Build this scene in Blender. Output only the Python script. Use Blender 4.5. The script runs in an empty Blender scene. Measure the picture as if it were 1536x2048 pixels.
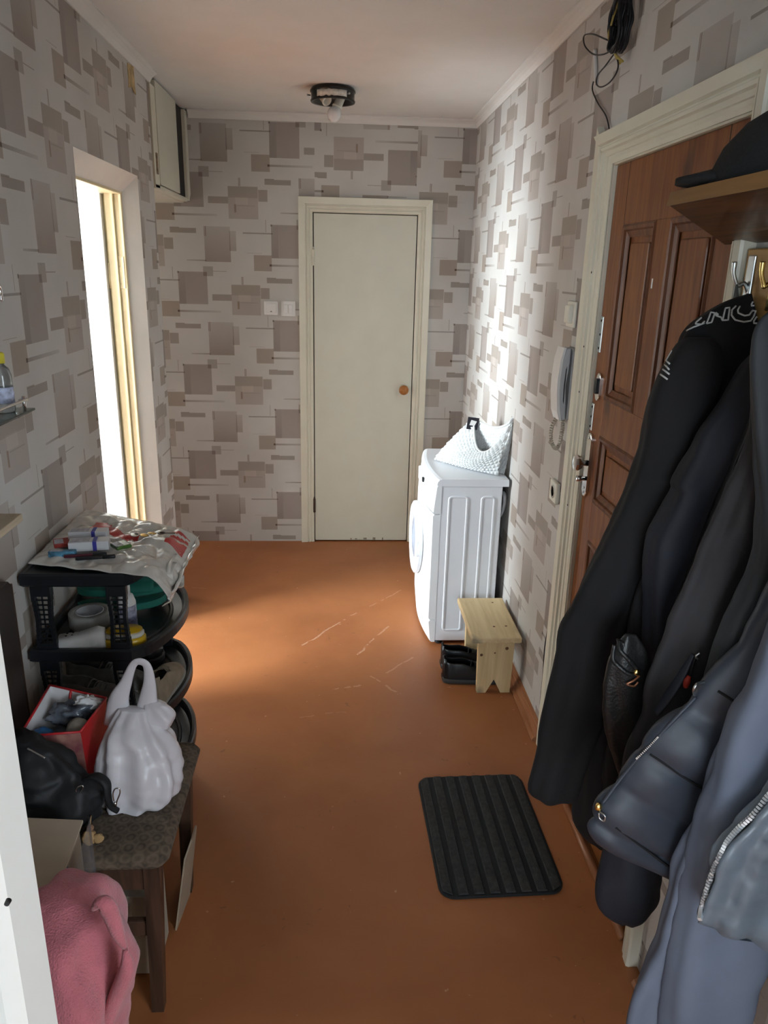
import bpy, bmesh, math, random
from mathutils import Vector, Matrix, noise
from mathutils.bvhtree import BVHTree
random.seed(7)
SC = bpy.context.scene
COL = SC.collection
# ---------------------------------------------------------------- camera
FPX, YAW, PITCH, ROLL, CAMH = 1504.0, 0.0654, 0.3125, 0.0242, 1.7056
def _axes():
    cy, sy, cp, sp = math.cos(YAW), math.sin(YAW), math.cos(PITCH), math.sin(PITCH)
    f = Vector((sy*cp, cy*cp, -sp)); r = Vector((cy, -sy, 0)); u = r.cross(f)
    cr, sr = math.cos(ROLL), math.sin(ROLL)
    return cr*r + sr*u, -sr*r + cr*u, f
AR, AU, AF = _axes()
cam_d = bpy.data.cameras.new('camera'); cam = bpy.data.objects.new('camera', cam_d); COL.objects.link(cam)
cam_d.sensor_fit = 'VERTICAL'; cam_d.sensor_height = 24.0; cam_d.lens = FPX/2048*24.0
cam_d.clip_start = 0.02
m3 = Matrix((AR, AU, -AF)).transposed()
cam.matrix_world = Matrix.Translation((0, 0, CAMH)) @ m3.to_4x4()
SC.camera = cam
# ---------------------------------------------------------------- world, lights, exposure
w = bpy.data.worlds.new('world'); SC.world = w; w.use_nodes = True
w.node_tree.nodes['Background'].inputs[0].default_value = (0.75, 0.86, 1.0, 1)
w.node_tree.nodes['Background'].inputs[1].default_value = 0.35
def area(name, loc, tgt, sx, sy, power, col):
    d = bpy.data.lights.new(name, 'AREA'); d.shape = 'RECTANGLE'; d.size = sx; d.size_y = sy
    d.energy = power; d.color = col
    o = bpy.data.objects.new(name, d); COL.objects.link(o); o.location = loc
    o.rotation_euler = (Vector(tgt)-Vector(loc)).to_track_quat('-Z', 'Y').to_euler(); return o
# daylight at the window of the side room, of the room behind the doorway and of the passage, plus an added side fill
area('side_room_window_light', (-3.55, 2.05, 1.45), (0.0, 3.3, 1.0), 1.2, 1.5, 192, (0.80, 0.92, 1.0))
area('near_room_window_light', (-0.3, -3.35, 1.55), (0.3, 1.5, 1.1), 2.0, 1.5, 52, (0.74, 0.88, 1.0))
area('near_room_side_fill_light', (2.02, -1.3, 1.50), (-0.5, 0.9, 0.9), 1.5, 1.5, 42, (0.76, 0.89, 1.0))  # added fill from the right, brightens the left foreground; no known window
area('passage_light', (-2.9, 4.40, 1.3), (0.0, 4.42, 0.2), 0.22, 1.2, 7, (1.0, 0.95, 0.90))
SC.cycles.adaptive_threshold = 0.05; SC.cycles.use_light_tree = False; SC.cycles.caustics_reflective = False; SC.cycles.caustics_refractive = False; SC.cycles.max_bounces = 4; SC.cycles.diffuse_bounces = 3; SC.cycles.glossy_bounces = 2; SC.cycles.transmission_bounces = 4; SC.cycles.transparent_max_bounces = 6
vs = SC.view_settings
SC.display_settings.display_device = 'sRGB'
vs.view_transform = 'Standard'; vs.look = 'None'; vs.gamma = 1.0; vs.use_curve_mapping = False
vs.exposure = 1.22
# ---------------------------------------------------------------- dimensions
L, R, D, DP, H = 0.843, 0.781, 4.646, 3.789, 2.51
def at(px, py, x=None, y=None, z=None):
    d = AF + AR*((px-768)/FPX) - AU*((py-1024)/FPX)
    o = Vector((0, 0, CAMH))
    if x is not None: t = x/d.x
    elif y is not None: t = y/d.y
    else: t = (z-CAMH)/d.z
    return o + d*t
def pray(px, py): return (AF + AR*((px-768)/FPX) - AU*((py-1024)/FPX)).normalized()
# ---------------------------------------------------------------- materials
MATS = {}
def _nt(name):
    m = bpy.data.materials.new(name); m.use_nodes = True; nt = m.node_tree
    return m, nt, nt.nodes['Principled BSDF']
def mat(name, col, rough=0.6, metal=0.0, var=0.12, vscale=6.0, bump=0.0, bscale=80.0, stretch=(1, 1, 1), spec=0.5,
        trans=0.0, alpha=1.0, coat=0.0, sheen=0.0, col2=None, detail=4.0, emit=0.0, ior=1.45):
    if name in MATS: return MATS[name]
    m, nt, b = _nt(name); N = nt.nodes; K = nt.links
    tc = N.new('ShaderNodeTexCoord'); mp = N.new('ShaderNodeMapping'); mp.inputs['Scale'].default_value = stretch
    K.new(tc.outputs['Object'], mp.inputs[0])
    nz = N.new('ShaderNodeTexNoise'); nz.inputs['Scale'].default_value = vscale; nz.inputs['Detail'].default_value = detail
    K.new(mp.outputs[0], nz.inputs['Vector'])
    rp = N.new('ShaderNodeValToRGB'); c = Vector(col)
    c2 = Vector(col2) if col2 else c*(1+var)
    rp.color_ramp.elements[0].color = (*(c*(1-var)), 1); rp.color_ramp.elements[1].color = (*c2, 1)
    rp.color_ramp.elements[0].position = 0.3; rp.color_ramp.elements[1].position = 0.7
    K.new(nz.outputs['Fac'], rp.inputs[0]); K.new(rp.outputs[0], b.inputs['Base Color'])
    b.inputs['Roughness'].default_value = rough; b.inputs['Metallic'].default_value = metal
    b.inputs['Specular IOR Level'].default_value = spec; b.inputs['IOR'].default_value = ior
    b.inputs['Transmission Weight'].default_value = trans; b.inputs['Alpha'].default_value = alpha
    b.inputs['Coat Weight'].default_value = coat; b.inputs['Sheen Weight'].default_value = sheen
    if bump:
        n2 = N.new('ShaderNodeTexNoise'); n2.inputs['Scale'].default_value = bscale; n2.inputs['Detail'].default_value = 3
        K.new(mp.outputs[0], n2.inputs['Vector'])
        bp = N.new('ShaderNodeBump'); bp.inputs['Strength'].default_value = bump; bp.inputs['Distance'].default_value = 0.004
        K.new(n2.outputs['Fac'], bp.inputs['Height']); K.new(bp.outputs[0], b.inputs['Normal'])
    MATS[name] = m; return m
# wallpaper: half-drop repeat of printed rectangles (u0,u1,v0,v1 in metres from one square's corner)
PW, PH = 0.5435, 0.533
PATT = [  # rect, tint, gradient axis ('u','v',None), gradient from..to
    ((0.305, 0.473, -0.240, -0.068), (0.77, 0.71, 0.68), None),
    ((0.305, 0.473, -0.128, -0.068), (0.84, 0.83, 0.80), None),
    ((0.192, 0.305, -0.160, -0.124), (0.63, 0.57, 0.53), None),
    ((0.475, 0.527, -0.145, -0.083), (0.64, 0.58, 0.54), None),
    ((0.345, 0.416, -0.163, -0.124), (1.12, 1.12, 1.11), None),
    ((0.338, 0.349, -0.206, -0.162), (0.72, 0.62, 0.54), None),
    ((0.354, 0.456, -0.171, -0.167), (0.85, 0.83, 0.81), None),
    ((0.365, 0.369, -0.067, -0.023), (0.60, 0.52, 0.48), None),
    ((0.371, 0.376, -0.067, -0.023), (0.60, 0.52, 0.48), None),
    ((0.161, 0.309, -0.476, -0.283), (0.60, 0.53, 0.49), ('v', 1.0, 0.45)),
    ((0.303, 0.342, -0.414, -0.305), (0.68, 0.62, 0.58), ('v', 1.0, 0.5)),
    ((0.161, 0.164, -0.337, -0.283), (0.60, 0.48, 0.42), None),
    ((0.168, 0.172, -0.337, -0.283), (0.60, 0.48, 0.42), None),
    ((0.055, 0.167, -0.473, -0.466), (0.62, 0.57, 0.54), ('u', 0.6, 1.1)),
    ((-0.031, 0.117, -0.322, -0.295), (0.60, 0.55, 0.51), None),
    ((-0.031, 0.022, -0.296, -0.291), (0.60, 0.55, 0.51), None),
    ((-0.012, 0.240, -0.228, -0.217), (0.56, 0.50, 0.47), ('u', 1.0, 0.25)),
    ((-0.013, -0.002, -0.228, -0.216), (0.60, 0.55, 0.53), None),
    ((-0.103, 0.000, -0.255, -0.167), (0.66, 0.58, 0.52), None),
    ((-0.143, -0.055, -0.158, -0.156), (0.72, 0.67, 0.62), None),
    ((-0.162, 0.008, -0.052, -0.045), (0.58, 0.54, 0.52), None),
    ((-0.0315, -0.0285, -0.041, 0.025), (0.60, 0.55, 0.52), None),
    ((0.000, 0.167, -0.182, 0.000), (0.64, 0.58, 0.56), None),
    ((0.000, 0.040, -0.182, 0.000), (0.82, 0.82, 0.81), ('v', 1.0, 0.2)),
    ((-0.003, 0.006, -0.009, 0.002), (0.50, 0.45, 0.43), None),
    ((0.146, 0.203, -0.023, 0.031), (0.68, 0.64, 0.61), None),
    ((0.203, 0.281, 0.004, 0.007), (0.62, 0.57, 0.54), None),
]
def print_color(u, v, key):
    """print colour factor at tile position (u, v); key = cell centre that decides which rectangles cover it"""
    c = [1.0, 1.0, 1.0]
    for (x0, x1, y0, y1), tint, gr in TILE:
        if x0 < key[0] < x1 and y0 < key[1] < y1:
            k = 1.0
            if gr:
                t = (u-x0)/(x1-x0) if gr[0] == 'u' else (v-y0)/(y1-y0)
                k = gr[1]+(gr[2]-gr[1])*min(max(t, 0), 1)
            for i in range(3): c[i] *= 1+(tint[i]-1)*k
    return c
TILE = []
for (a0, a1, b0, b1), tint, gr in PATT:
    for i in (-1, 0, 1):
        for j in (-2, -1, 0, 1, 2):
            q = (a0+i*PW, a1+i*PW, b0+i*PH/2+j*PH, b1+i*PH/2+j*PH)
            if q[1] > 0 and q[0] < PW and q[3] > -PH and q[2] < 0: TILE.append((q, tint, gr))
_us = sorted({round(min(max(x, 0), PW), 5) for r, t, g in TILE for x in r[:2]} | {0.0, PW})
_vs = sorted({round(min(max(y, -PH), 0), 5) for r, t, g in TILE for y in r[2:]} | {-PH, 0.0})
CELLS = []      # merged runs of equal colour: (u0, u1, v0, v1, corner colours)
for v0_, v1_ in zip(_vs, _vs[1:]):
    run = None
    for a_, b_ in zip(_us, _us[1:]):
        key = ((a_+b_)/2, (v0_+v1_)/2)
        cs = [print_color(*q, key) for q in ((a_, v0_), (b_, v0_), (b_, v1_), (a_, v1_))]
        ids = tuple(n for n, (r, t, g) in enumerate(TILE) if r[0] < key[0] < r[1] and r[2] < key[1] < r[3])
        if run and run[5] == ids: run[1] = b_; run[4][1] = cs[1]; run[4][2] = cs[2]
        else:
            if run: CELLS.append(run)
            run = [a_, b_, v0_, v1_, cs, ids]
    CELLS.append(run)
def print_quads(u0, v0, rect, flip=False):
    """quads of the repeat inside rect (ua, ub, za, zb) in wall coordinates"""
    ua, ub, za, zb = rect; s = -1 if flip else 1
    fa, fb = sorted((s*(ua-u0), s*(ub-u0))); ga, gb = sorted((s*(za-v0), s*(zb-v0)))
    out = []
    for n in range(math.floor(fa/PW), math.floor(fb/PW)+1):
        for j in range(-14, 15):
            ou, ov = n*PW, n*PH/2+j*PH
            if ov <= ga or ov-PH >= gb: continue
            for x0, x1, y0, y1, cs, ids in CELLS:
                X0, X1, Y0_, Y1_ = max(x0+ou, fa), min(x1+ou, fb), max(y0+ov, ga), min(y1+ov, gb)
                if X1-X0 < 1e-5 or Y1_-Y0_ < 1e-5: continue
                if len(ids) and (X0, X1, Y0_, Y1_) != (x0+ou, x1+ou, y0+ov, y1+ov):
                    k = ((x0+x1)/2, (y0+y1)/2); cc = [print_color(a-ou, b-ov, k) for a, b in ((X0, Y0_), (X1, Y0_), (X1, Y1_), (X0, Y1_))]
                else: cc = cs
                out.append(([(u0+s*a, v0+s*b) for a, b in ((X0, Y0_), (X1, Y0_), (X1, Y1_), (X0, Y1_))], cc))
    return out
def wallpaper_mat():
    m, nt, b = _nt('patchwork_wallpaper'); N = nt.nodes; K = nt.links
    g = N.new('ShaderNodeNewGeometry'); at_ = N.new('ShaderNodeAttribute'); at_.attribute_name = 'print'
    nz = N.new('ShaderNodeTexNoise'); nz.inputs['Scale'].default_value = 2.2; nz.inputs['Detail'].default_value = 3
    K.new(g.outputs['Position'], nz.inputs['Vector'])
    rp = N.new('ShaderNodeValToRGB'); rp.color_ramp.elements[0].color = (0.565, 0.537, 0.497, 1); rp.color_ramp.elements[1].color = (0.640, 0.617, 0.583, 1)
    rp.color_ramp.elements[0].position = 0.35; rp.color_ramp.elements[1].position = 0.65
    K.new(nz.outputs['Fac'], rp.inputs[0])
    mu = N.new('ShaderNodeVectorMath'); mu.operation = 'MULTIPLY'; K.new(at_.outputs['Color'], mu.inputs[0]); K.new(rp.outputs[0], mu.inputs[1])
    K.new(mu.outputs[0], b.inputs['Base Color'])
    n2 = N.new('ShaderNodeTexNoise'); n2.inputs['Scale'].default_value = 420; n2.inputs['Detail'].default_value = 1; K.new(g.outputs['Position'], n2.inputs['Vector'])
    bp = N.new('ShaderNodeBump'); bp.inputs['Strength'].default_value = 0.3; bp.inputs['Distance'].default_value = 0.002
    K.new(n2.outputs['Fac'], bp.inputs['Height']); K.new(bp.outputs[0], b.inputs['Normal'])
    b.inputs['Roughness'].default_value = 0.62; b.inputs['Specular IOR Level'].default_value = 0.22
    return m
M_WALLP = wallpaper_mat()
WPS = dict(back=(0, 1, -0.386, 0.866), flip=(0, 1, 0.446, 2.162), right=(1, -1, -3.075, 1.424), left=(1, 1, 2.131, 1.669))
def floor_mat():
    m, nt, b = _nt('painted_floor'); N = nt.nodes; K = nt.links
    g = N.new('ShaderNodeNewGeometry')
    def noi(scale, det, dist=0.0):
        n = N.new('ShaderNodeTexNoise'); n.inputs['Scale'].default_value = scale; n.inputs['Detail'].default_value = det
        n.inputs['Distortion'].default_value = dist; K.new(g.outputs['Position'], n.inputs['Vector']); return n.outputs['Fac']
    def mth(op, a, bb=0.0, c=0.0):
        n = N.new('ShaderNodeMath'); n.operation = op
        for i, s in enumerate((a, bb, c)):
            if isinstance(s, (int, float)): n.inputs[i].default_value = s
            else: K.new(s, n.inputs[i])
        return n.outputs[0]
    rp = N.new('ShaderNodeValToRGB'); E = rp.color_ramp.elements
    E[0].position = 0.3; E[0].color = (0.315, 0.108, 0.037, 1); E[1].position = 0.72; E[1].color = (0.425, 0.157, 0.056, 1)
    K.new(noi(1.7, 6, 0.6), rp.inputs[0]); col = rp.outputs[0]
    def over(col, fac, c):
        mx = N.new('ShaderNodeMix'); mx.data_type = 'RGBA'; K.new(fac, mx.inputs['Factor']); K.new(col, mx.inputs['A'])
        mx.inputs['B'].default_value = (*c, 1); return mx.outputs['Result']
    # fine worn spots
    sp = mth('MULTIPLY', mth('GREATER_THAN', noi(38, 3), 0.735), 0.55); col = over(col, sp, (0.62, 0.36, 0.22))
    dk = mth('MULTIPLY', mth('MULTIPLY', mth('GREATER_THAN', noi(34, 4, 0.8), 0.69), mth('GREATER_THAN', noi(2.3, 2), 0.55)), 0.4); col = over(col, dk, (0.12, 0.06, 0.035))
    # long scuffs, each a wavering streak between two floor points
    sx = N.new('ShaderNodeSeparateXYZ'); K.new(g.outputs['Position'], sx.inputs[0])
    wob = mth('MULTIPLY_ADD', noi(9, 2), 0.05, -0.025)
    brk = mth('MULTIPLY', mth('GREATER_THAN', noi(18, 6), 0.46), mth('MULTIPLY_ADD', noi(140, 2), 0.9, 0.1))
    segs = [((605, 1292), (690, 1238), .55), ((700, 1232), (802, 1180), .4), ((715, 1310), (776, 1252), .5), 
            ((648, 1384), (735, 1366), .45), ((740, 1352), (800, 1388), .4), ((770, 1345), (830, 1310), .35), ((600, 1436), (692, 1424), .25),
            ((366, 1172), (425, 1180), .3)]
    for p0, p1, a in segs:
        A = at(*p0, z=0); B = at(*p1, z=0); dl = (B-A).length; ex = (B-A)/dl
        # along and across
        al = mth('ADD', mth('MULTIPLY', mth('SUBTRACT', sx.outputs[0], A.x), ex.x), mth('MULTIPLY', mth('SUBTRACT', sx.outputs[1], A.y), ex.y))
        ac = mth('ADD', mth('MULTIPLY', mth('SUBTRACT', sx.outputs[0], A.x), -ex.y), mth('MULTIPLY', mth('SUBTRACT', sx.outputs[1], A.y), ex.x))
        inside = mth('LESS_THAN', mth('ABSOLUTE', mth('SUBTRACT', al, dl/2)), dl/2)
        line = mth('LESS_THAN', mth('ABSOLUTE', mth('ADD', ac, wob)), 0.0045)
        col = over(col, mth('MULTIPLY', mth('MULTIPLY', mth('MULTIPLY', inside, line), brk), a), (0.80, 0.55, 0.40))
    K.new(col, b.inputs['Base Color'])
    rr = N.new('ShaderNodeMapRange'); rr.inputs['To Min'].default_value = 0.34; rr.inputs['To Max'].default_value = 0.62
    K.new(noi(5, 5), rr.inputs['Value']); K.new(rr.outputs[0], b.inputs['Roughness'])
    bp = N.new('ShaderNodeBump'); bp.inputs['Strength'].default_value = 0.25; bp.inputs['Distance'].default_value = 0.006
    K.new(noi(14, 5), bp.inputs['Height']); K.new(bp.outputs[0], b.inputs['Normal'])
    b.inputs['Specular IOR Level'].default_value = 0.4
    return m
def wood(name, c1, c2, scale=9.0, dist=3.0, rough=0.4, axis=2, knots=False, coat=0.1):
    if name in MATS: return MATS[name]
    m, nt, b = _nt(name); N = nt.nodes; K = nt.links
    tc = N.new('ShaderNodeTexCoord'); mp = N.new('ShaderNodeMapping')
    st = [1.0, 1.0, 1.0]; st[axis] = 0.09; mp.inputs['Scale'].default_value = st
    K.new(tc.outputs['Object'], mp.inputs[0])
    nz = N.new('ShaderNodeTexNoise'); nz.inputs['Scale'].default_value = scale*6; nz.inputs['Detail'].default_value = 6; nz.inputs['Distortion'].default_value = dist*0.3
    K.new(mp.outputs[0], nz.inputs['Vector'])
    rp = N.new('ShaderNodeValToRGB'); rp.color_ramp.elements[0].color = (*c1, 1); rp.color_ramp.elements[1].color = (*c2, 1)
    rp.color_ramp.elements[0].position = 0.3; rp.color_ramp.elements[1].position = 0.68
    K.new(nz.outputs['Fac'], rp.inputs[0]); out = rp.outputs[0]
    if knots:
        vz = N.new('ShaderNodeTexNoise'); vz.inputs['Scale'].default_value = 5.5; vz.inputs['Detail'].default_value = 1
        m2 = N.new('ShaderNodeMapping'); s2 = [1.6, 1.6, 1.6]; s2[axis] = 0.8; m2.inputs['Scale'].default_value = s2; m2.inputs['Location'].default_value = (3.1, 1.7, 0.4)
        K.new(tc.outputs['Object'], m2.inputs[0]); K.new(m2.outputs[0], vz.inputs['Vector'])
        r2 = N.new('ShaderNodeValToRGB'); r2.color_ramp.elements[0].position = 0.66; r2.color_ramp.elements[1].position = 0.76
        r2.color_ramp.elements[0].color = (0, 0, 0, 1); r2.color_ramp.elements[1].color = (0.75, 0.75, 0.75, 1)
        K.new(vz.outputs['Fac'], r2.inputs[0])
        mx = N.new('ShaderNodeMix'); mx.data_type = 'RGBA'; K.new(r2.outputs[0], mx.inputs['Factor']); K.new(out, mx.inputs['A'])
        mx.inputs['B'].default_value = (c1[0]*0.35, c1[1]*0.4, c1[2]*0.55, 1); out = mx.outputs['Result']
    K.new(out, b.inputs['Base Color']); b.inputs['Roughness'].default_value = rough; b.inputs['Coat Weight'].default_value = coat; b.inputs['Specular IOR Level'].default_value = 0.3
    bp = N.new('ShaderNodeBump'); bp.inputs['Strength'].default_value = 0.15; bp.inputs['Distance'].default_value = 0.002
    K.new(nz.outputs['Fac'], bp.inputs['Height']); K.new(bp.outputs[0], b.inputs['Normal'])
    MATS[name] = m; return m
M_FLOOR = floor_mat()
M_CEIL = mat('ceiling_plaster', (0.88, 0.87, 0.84), 0.9, var=0.02, bump=0.15, bscale=60)
M_CORN = mat('cornice_foam', (0.80, 0.78, 0.74), 0.7, var=0.03)
M_CREAM = mat('cream_enamel', (0.78, 0.74, 0.60), 0.35, var=0.04, bump=0.1, bscale=25)
M_DOORW = mat('door_enamel', (0.70, 0.68, 0.56), 0.4, var=0.03, bump=0.12, bscale=30)
M_WHITE = mat('white_plaster', (0.80, 0.77, 0.72), 0.85, var=0.04)
M_WPAINT = mat('white_gloss_paint', (0.82, 0.81, 0.77), 0.35, var=0.03, bump=0.1, bscale=20)
M_YFRAME = mat('yellowed_enamel', (0.80, 0.68, 0.42), 0.4, var=0.06)
M_PINE = wood('entrance_door_wood', (0.165, 0.050, 0.013), (0.290, 0.102, 0.027), 8, 3, 0.42, 2, True, 0.1)
M_PINED = wood('entrance_moulding_wood', (0.10, 0.030, 0.010), (0.20, 0.070, 0.022), 8, 3, 0.45, 2, False, 0.05)
M_STOOL = wood('raw_pine', (0.66, 0.48, 0.25), (0.80, 0.62, 0.36), 7, 2, 0.55, 1, True, 0.0)
M_STOOLV = wood('raw_pine_upright', (0.62, 0.44, 0.22), (0.78, 0.59, 0.33), 7, 2, 0.55, 2, True, 0.0)
M_SHELFW = wood('varnished_shelf_wood', (0.035, 0.012, 0.003), (0.150, 0.060, 0.014), 6, 4, 0.4, 1, True, 0.1)
M_BENCHW = wood('dark_stained_wood', (0.045, 0.024, 0.016), (0.095, 0.05, 0.032), 9, 3, 0.4, 2)
M_BASEB = wood('brown_baseboard_paint', (0.27, 0.10, 0.04), (0.42, 0.18, 0.085), 9, 3, 0.35, 1)
M_CHROME = mat('chrome', (0.75, 0.75, 0.75), 0.15, 1.0, var=0.03)
M_STEEL = mat('zinc_steel', (0.55, 0.58, 0.58), 0.35, 1.0, var=0.06)
M_BRASS = mat('brass', (0.75, 0.55, 0.2), 0.25, 1.0, var=0.08)
M_BLACKP = mat('black_plastic', (0.010, 0.012, 0.015), 0.42, var=0.1)
M_DARKIN = mat('black_parts_and_shade', (0.006, 0.006, 0.006), 0.6, var=0.05)  # black for small fittings, also the shade coloured into the cabinet gap
M_APPL = mat('white_appliance_enamel', (0.82, 0.83, 0.86), 0.28, var=0.01)
M_APPLP = mat('white_appliance_plastic', (0.84, 0.85, 0.86), 0.35, var=0.01)
M_IVORY = mat('ivory_plastic', (0.80, 0.77, 0.66), 0.4, var=0.02)
M_WPLAST = mat('white_plastic', (0.80, 0.78, 0.75), 0.35, var=0.02)
M_GREYP = mat('grey_plastic', (0.50, 0.50, 0.51), 0.45, var=0.04)
M_WIRE = mat('black_cable', (0.01, 0.01, 0.012), 0.45, var=0.1)
M_KNOB = wood('lacquered_knob_wood', (0.36, 0.13, 0.03), (0.50, 0.2, 0.06), 12, 2, 0.3, 1)
# ---------------------------------------------------------------- mesh helpers
def smooth_mesh(me, on=True):
    for p in me.polygons: p.use_smooth = on
def mk(name, verts, faces, m, parent=None, smooth=False, props=None, mods=None, mats=None, fm=None):
    me = bpy.data.meshes.new(name)
    off = parent_loc(parent)
    me.from_pydata([Vector(v)-off for v in verts], [], faces); me.update()
    bm = bmesh.new(); bm.from_mesh(me); bmesh.ops.recalc_face_normals(bm, faces=bm.faces); bm.to_mesh(me); bm.free()
    for k in (mats or [m]): me.materials.append(k)
    if fm:
        for p, i in zip(me.polygons, fm): p.material_index = i
    if smooth: smooth_mesh(me)
    o = bpy.data.objects.new(name, me); COL.objects.link(o)
    if parent: o.parent = parent
    for k, v in (props or {}).items(): o[k] = v
    for (t, kw) in (mods or []):
        md = o.modifiers.new(t.lower(), t)
        for a, b in kw.items(): setattr(md, a, b)
    return o
def parent_loc(p):
    v = Vector((0, 0, 0))
    while p is not None: v += Vector(p.location); p = p.parent
    return v
def mkbm(name, bm, m, parent=None, smooth=False, props=None, mods=None):
    bmesh.ops.recalc_face_normals(bm, faces=bm.faces)
    off = parent_loc(parent)
    bmesh.ops.translate(bm, verts=bm.verts, vec=-off)
    me = bpy.data.meshes.new(name); bm.to_mesh(me); bm.free(); me.materials.append(m)
    if smooth: smooth_mesh(me)
    o = bpy.data.objects.new(name, me); COL.objects.link(o)
    if parent: o.parent = parent
    for k, v in (props or {}).items(): o[k] = v
    for (t, kw) in (mods or []):
        md = o.modifiers.new(t.lower(), t)
        for a, b in kw.items(): setattr(md, a, b)
    return o
def thing(name, label, cat, loc, group=None):
    o = bpy.data.objects.new(name, None); COL.objects.link(o); o.location = loc; o.empty_display_size = 0.05
    o['label'] = label; o['category'] = cat
    if group: o['group'] = group
    return o
def structure(name, loc=(0, 0, 0), label=None):
    o = bpy.data.objects.new(name, None); COL.objects.link(o); o.location = loc; o['kind'] = 'structure'
    if label: o['label'] = label
    return o
ST = lambda label=None, **k: dict(kind='structure', **({'label': label} if label else {}), **k)
def TG(label, cat, group=None):
    d = dict(label=label, category=cat)
    if group: d['group'] = group
    return d
def bm_box(bm, x0, x1, y0, y1, z0, z1, bev=0.0, seg=2, M=None):
    r = bmesh.ops.create_cube(bm, size=1.0)
    vs_ = r['verts']
    bmesh.ops.scale(bm, verts=vs_, vec=(abs(x1-x0), abs(y1-y0), abs(z1-z0)))
    bmesh.ops.translate(bm, verts=vs_, vec=((x0+x1)/2, (y0+y1)/2, (z0+z1)/2))
    if bev:
        es = list({e for v in vs_ for e in v.link_edges})
        rr = bmesh.ops.bevel(bm, geom=es, offset=bev, segments=seg, affect='EDGES', profile=0.5, clamp_overlap=True)
        vs_ = list({v for f in rr['faces'] for v in f.verts} | {v for v in vs_ if v.is_valid})
    if M is not None: bmesh.ops.transform(bm, verts=[v for v in vs_ if v.is_valid], matrix=M)
def box(name, b, m, parent=None, bev=0.0, seg=2, props=None, M=None, smooth=False):
    bm = bmesh.new(); bm_box(bm, *b, bev=bev, seg=seg, M=M); return mkbm(name, bm, m, parent, smooth, props)
def boxes(name, bl, m, parent=None, bev=0.0, props=None, M=None):
    bm = bmesh.new()
    for b in bl: bm_box(bm, *b, bev=bev, M=M)
    return mkbm(name, bm, m, parent, False, props)
def cat(pts, n):
    """Catmull-Rom resample of a list of tuples/vectors to n points"""
    P = [Vector(p) if not isinstance(p, (int, float)) else p for p in pts]
    out = []
    for i in range(n):
        t = i/(n-1)*(len(P)-1); k = min(int(t), len(P)-2); f = t-k
        p0 = P[max(k-1, 0)]; p1 = P[k]; p2 = P[k+1]; p3 = P[min(k+2, len(P)-1)]
        out.append(0.5*((2*p1)+(p2-p0)*f+(2*p0-5*p1+4*p2-p3)*f*f+(3*p1-p0-3*p2+p3)*f**3))
    return out
def tube_geo(pts, r, seg=8, n=None, closed=False, caps=True, flat=1.0, up=None):
    P = cat(pts, n) if n else [Vector(p) for p in pts]
    if closed and n: P = cat([pts[-1]]+list(pts)+[pts[0], pts[1]], n+2)[1:-1] if False else P
    N = len(P); rs = r if isinstance(r, (list, tuple)) else [r]*2
    if len(rs) != N: rs = cat([float(q) for q in rs], N)
    V = []; F = []; nrm = None
    for i in range(N):
        t = (P[min(i+1, N-1)]-P[max(i-1, 0)]).normalized()
        if nrm is None:
            a = Vector(up) if up else (Vector((0, 0, 1)) if abs(t.z) < 0.9 else Vector((1, 0, 0)))
            nrm = (a-t*a.dot(t)).normalized()
        else: nrm = (nrm-t*nrm.dot(t)).normalized()
        bn = t.cross(nrm)
        for k in range(seg):
            a = 2*math.pi*k/seg
            V.append(P[i]+(nrm*math.cos(a)*flat+bn*math.sin(a))*rs[i])
    for i in range(N-1):
        for k in range(seg):
            F.append((i*seg+k, i*seg+(k+1) % seg, (i+1)*seg+(k+1) % seg, (i+1)*seg+k))
    if caps: F.append(tuple(range(seg))); F.append(tuple((N-1)*seg+k for k in range(seg)))
    return V, F
def tube(name, pts, r, m, parent=None, seg=8, n=None, flat=1.0, up=None, props=None):
    V, F = tube_geo(pts, r, seg, n, flat=flat, up=up); return mk(name, V, F, m, parent, True, props)
def merge(*geos):
    V = []; F = []
    for v, f in geos:
        o = len(V); V += list(v); F += [tuple(i+o for i in q) for q in f]
    return V, F
def lathe_geo(prof, c, ax=(0, 0, 1), seg=24):
    """prof = [(r, h)...] around axis ax from point c"""
    ax = Vector(ax).normalized(); q = Vector((0, 0, 1)).rotation_difference(ax); c = Vector(c); V = []; F = []
    for r, h in prof:
        for k in range(seg):
            a = 2*math.pi*k/seg; V.append(c+q @ Vector((r*math.cos(a), r*math.sin(a), h)))
    n = len(prof)
    for i in range(n-1):
        for k in range(seg): F.append((i*seg+k, i*seg+(k+1) % seg, (i+1)*seg+(k+1) % seg, (i+1)*seg+k))
    F.append(tuple(range(seg))); F.append(tuple((n-1)*seg+k for k in range(seg)))
    return V, F
def lathe(name, prof, c, m, parent=None, ax=(0, 0, 1), seg=24, props=None, smooth=True, M=None):
    V, F = lathe_geo(prof, c, ax, seg)
    if M is not None: V = [M @ v for v in V]
    return mk(name, V, F, m, parent, smooth, props)
def prism(name, poly, h0, h1, m, parent=None, ax='z', bev=0.0, props=None, smooth=False):
    """polygon (a,b) extruded along ax. z:(x,y) y:(x,z) x:(y,z)"""
    bm = bmesh.new()
    def pt(a, b, h): return {'z': (a, b, h), 'y': (a, h, b), 'x': (h, a, b)}[ax]
    v0 = [bm.verts.new(pt(a, b, h0)) for a, b in poly]; v1 = [bm.verts.new(pt(a, b, h1)) for a, b in poly]
    bm.faces.new(v0); bm.faces.new(v1[::-1]); n = len(poly)
    for i in range(n): bm.faces.new((v0[i], v0[(i+1) % n], v1[(i+1) % n], v1[i]))
    if bev: bmesh.ops.bevel(bm, geom=list(bm.edges), offset=bev, segments=2, affect='EDGES', profile=0.5, clamp_overlap=True)
    return mkbm(name, bm, m, parent, smooth, props)
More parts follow.
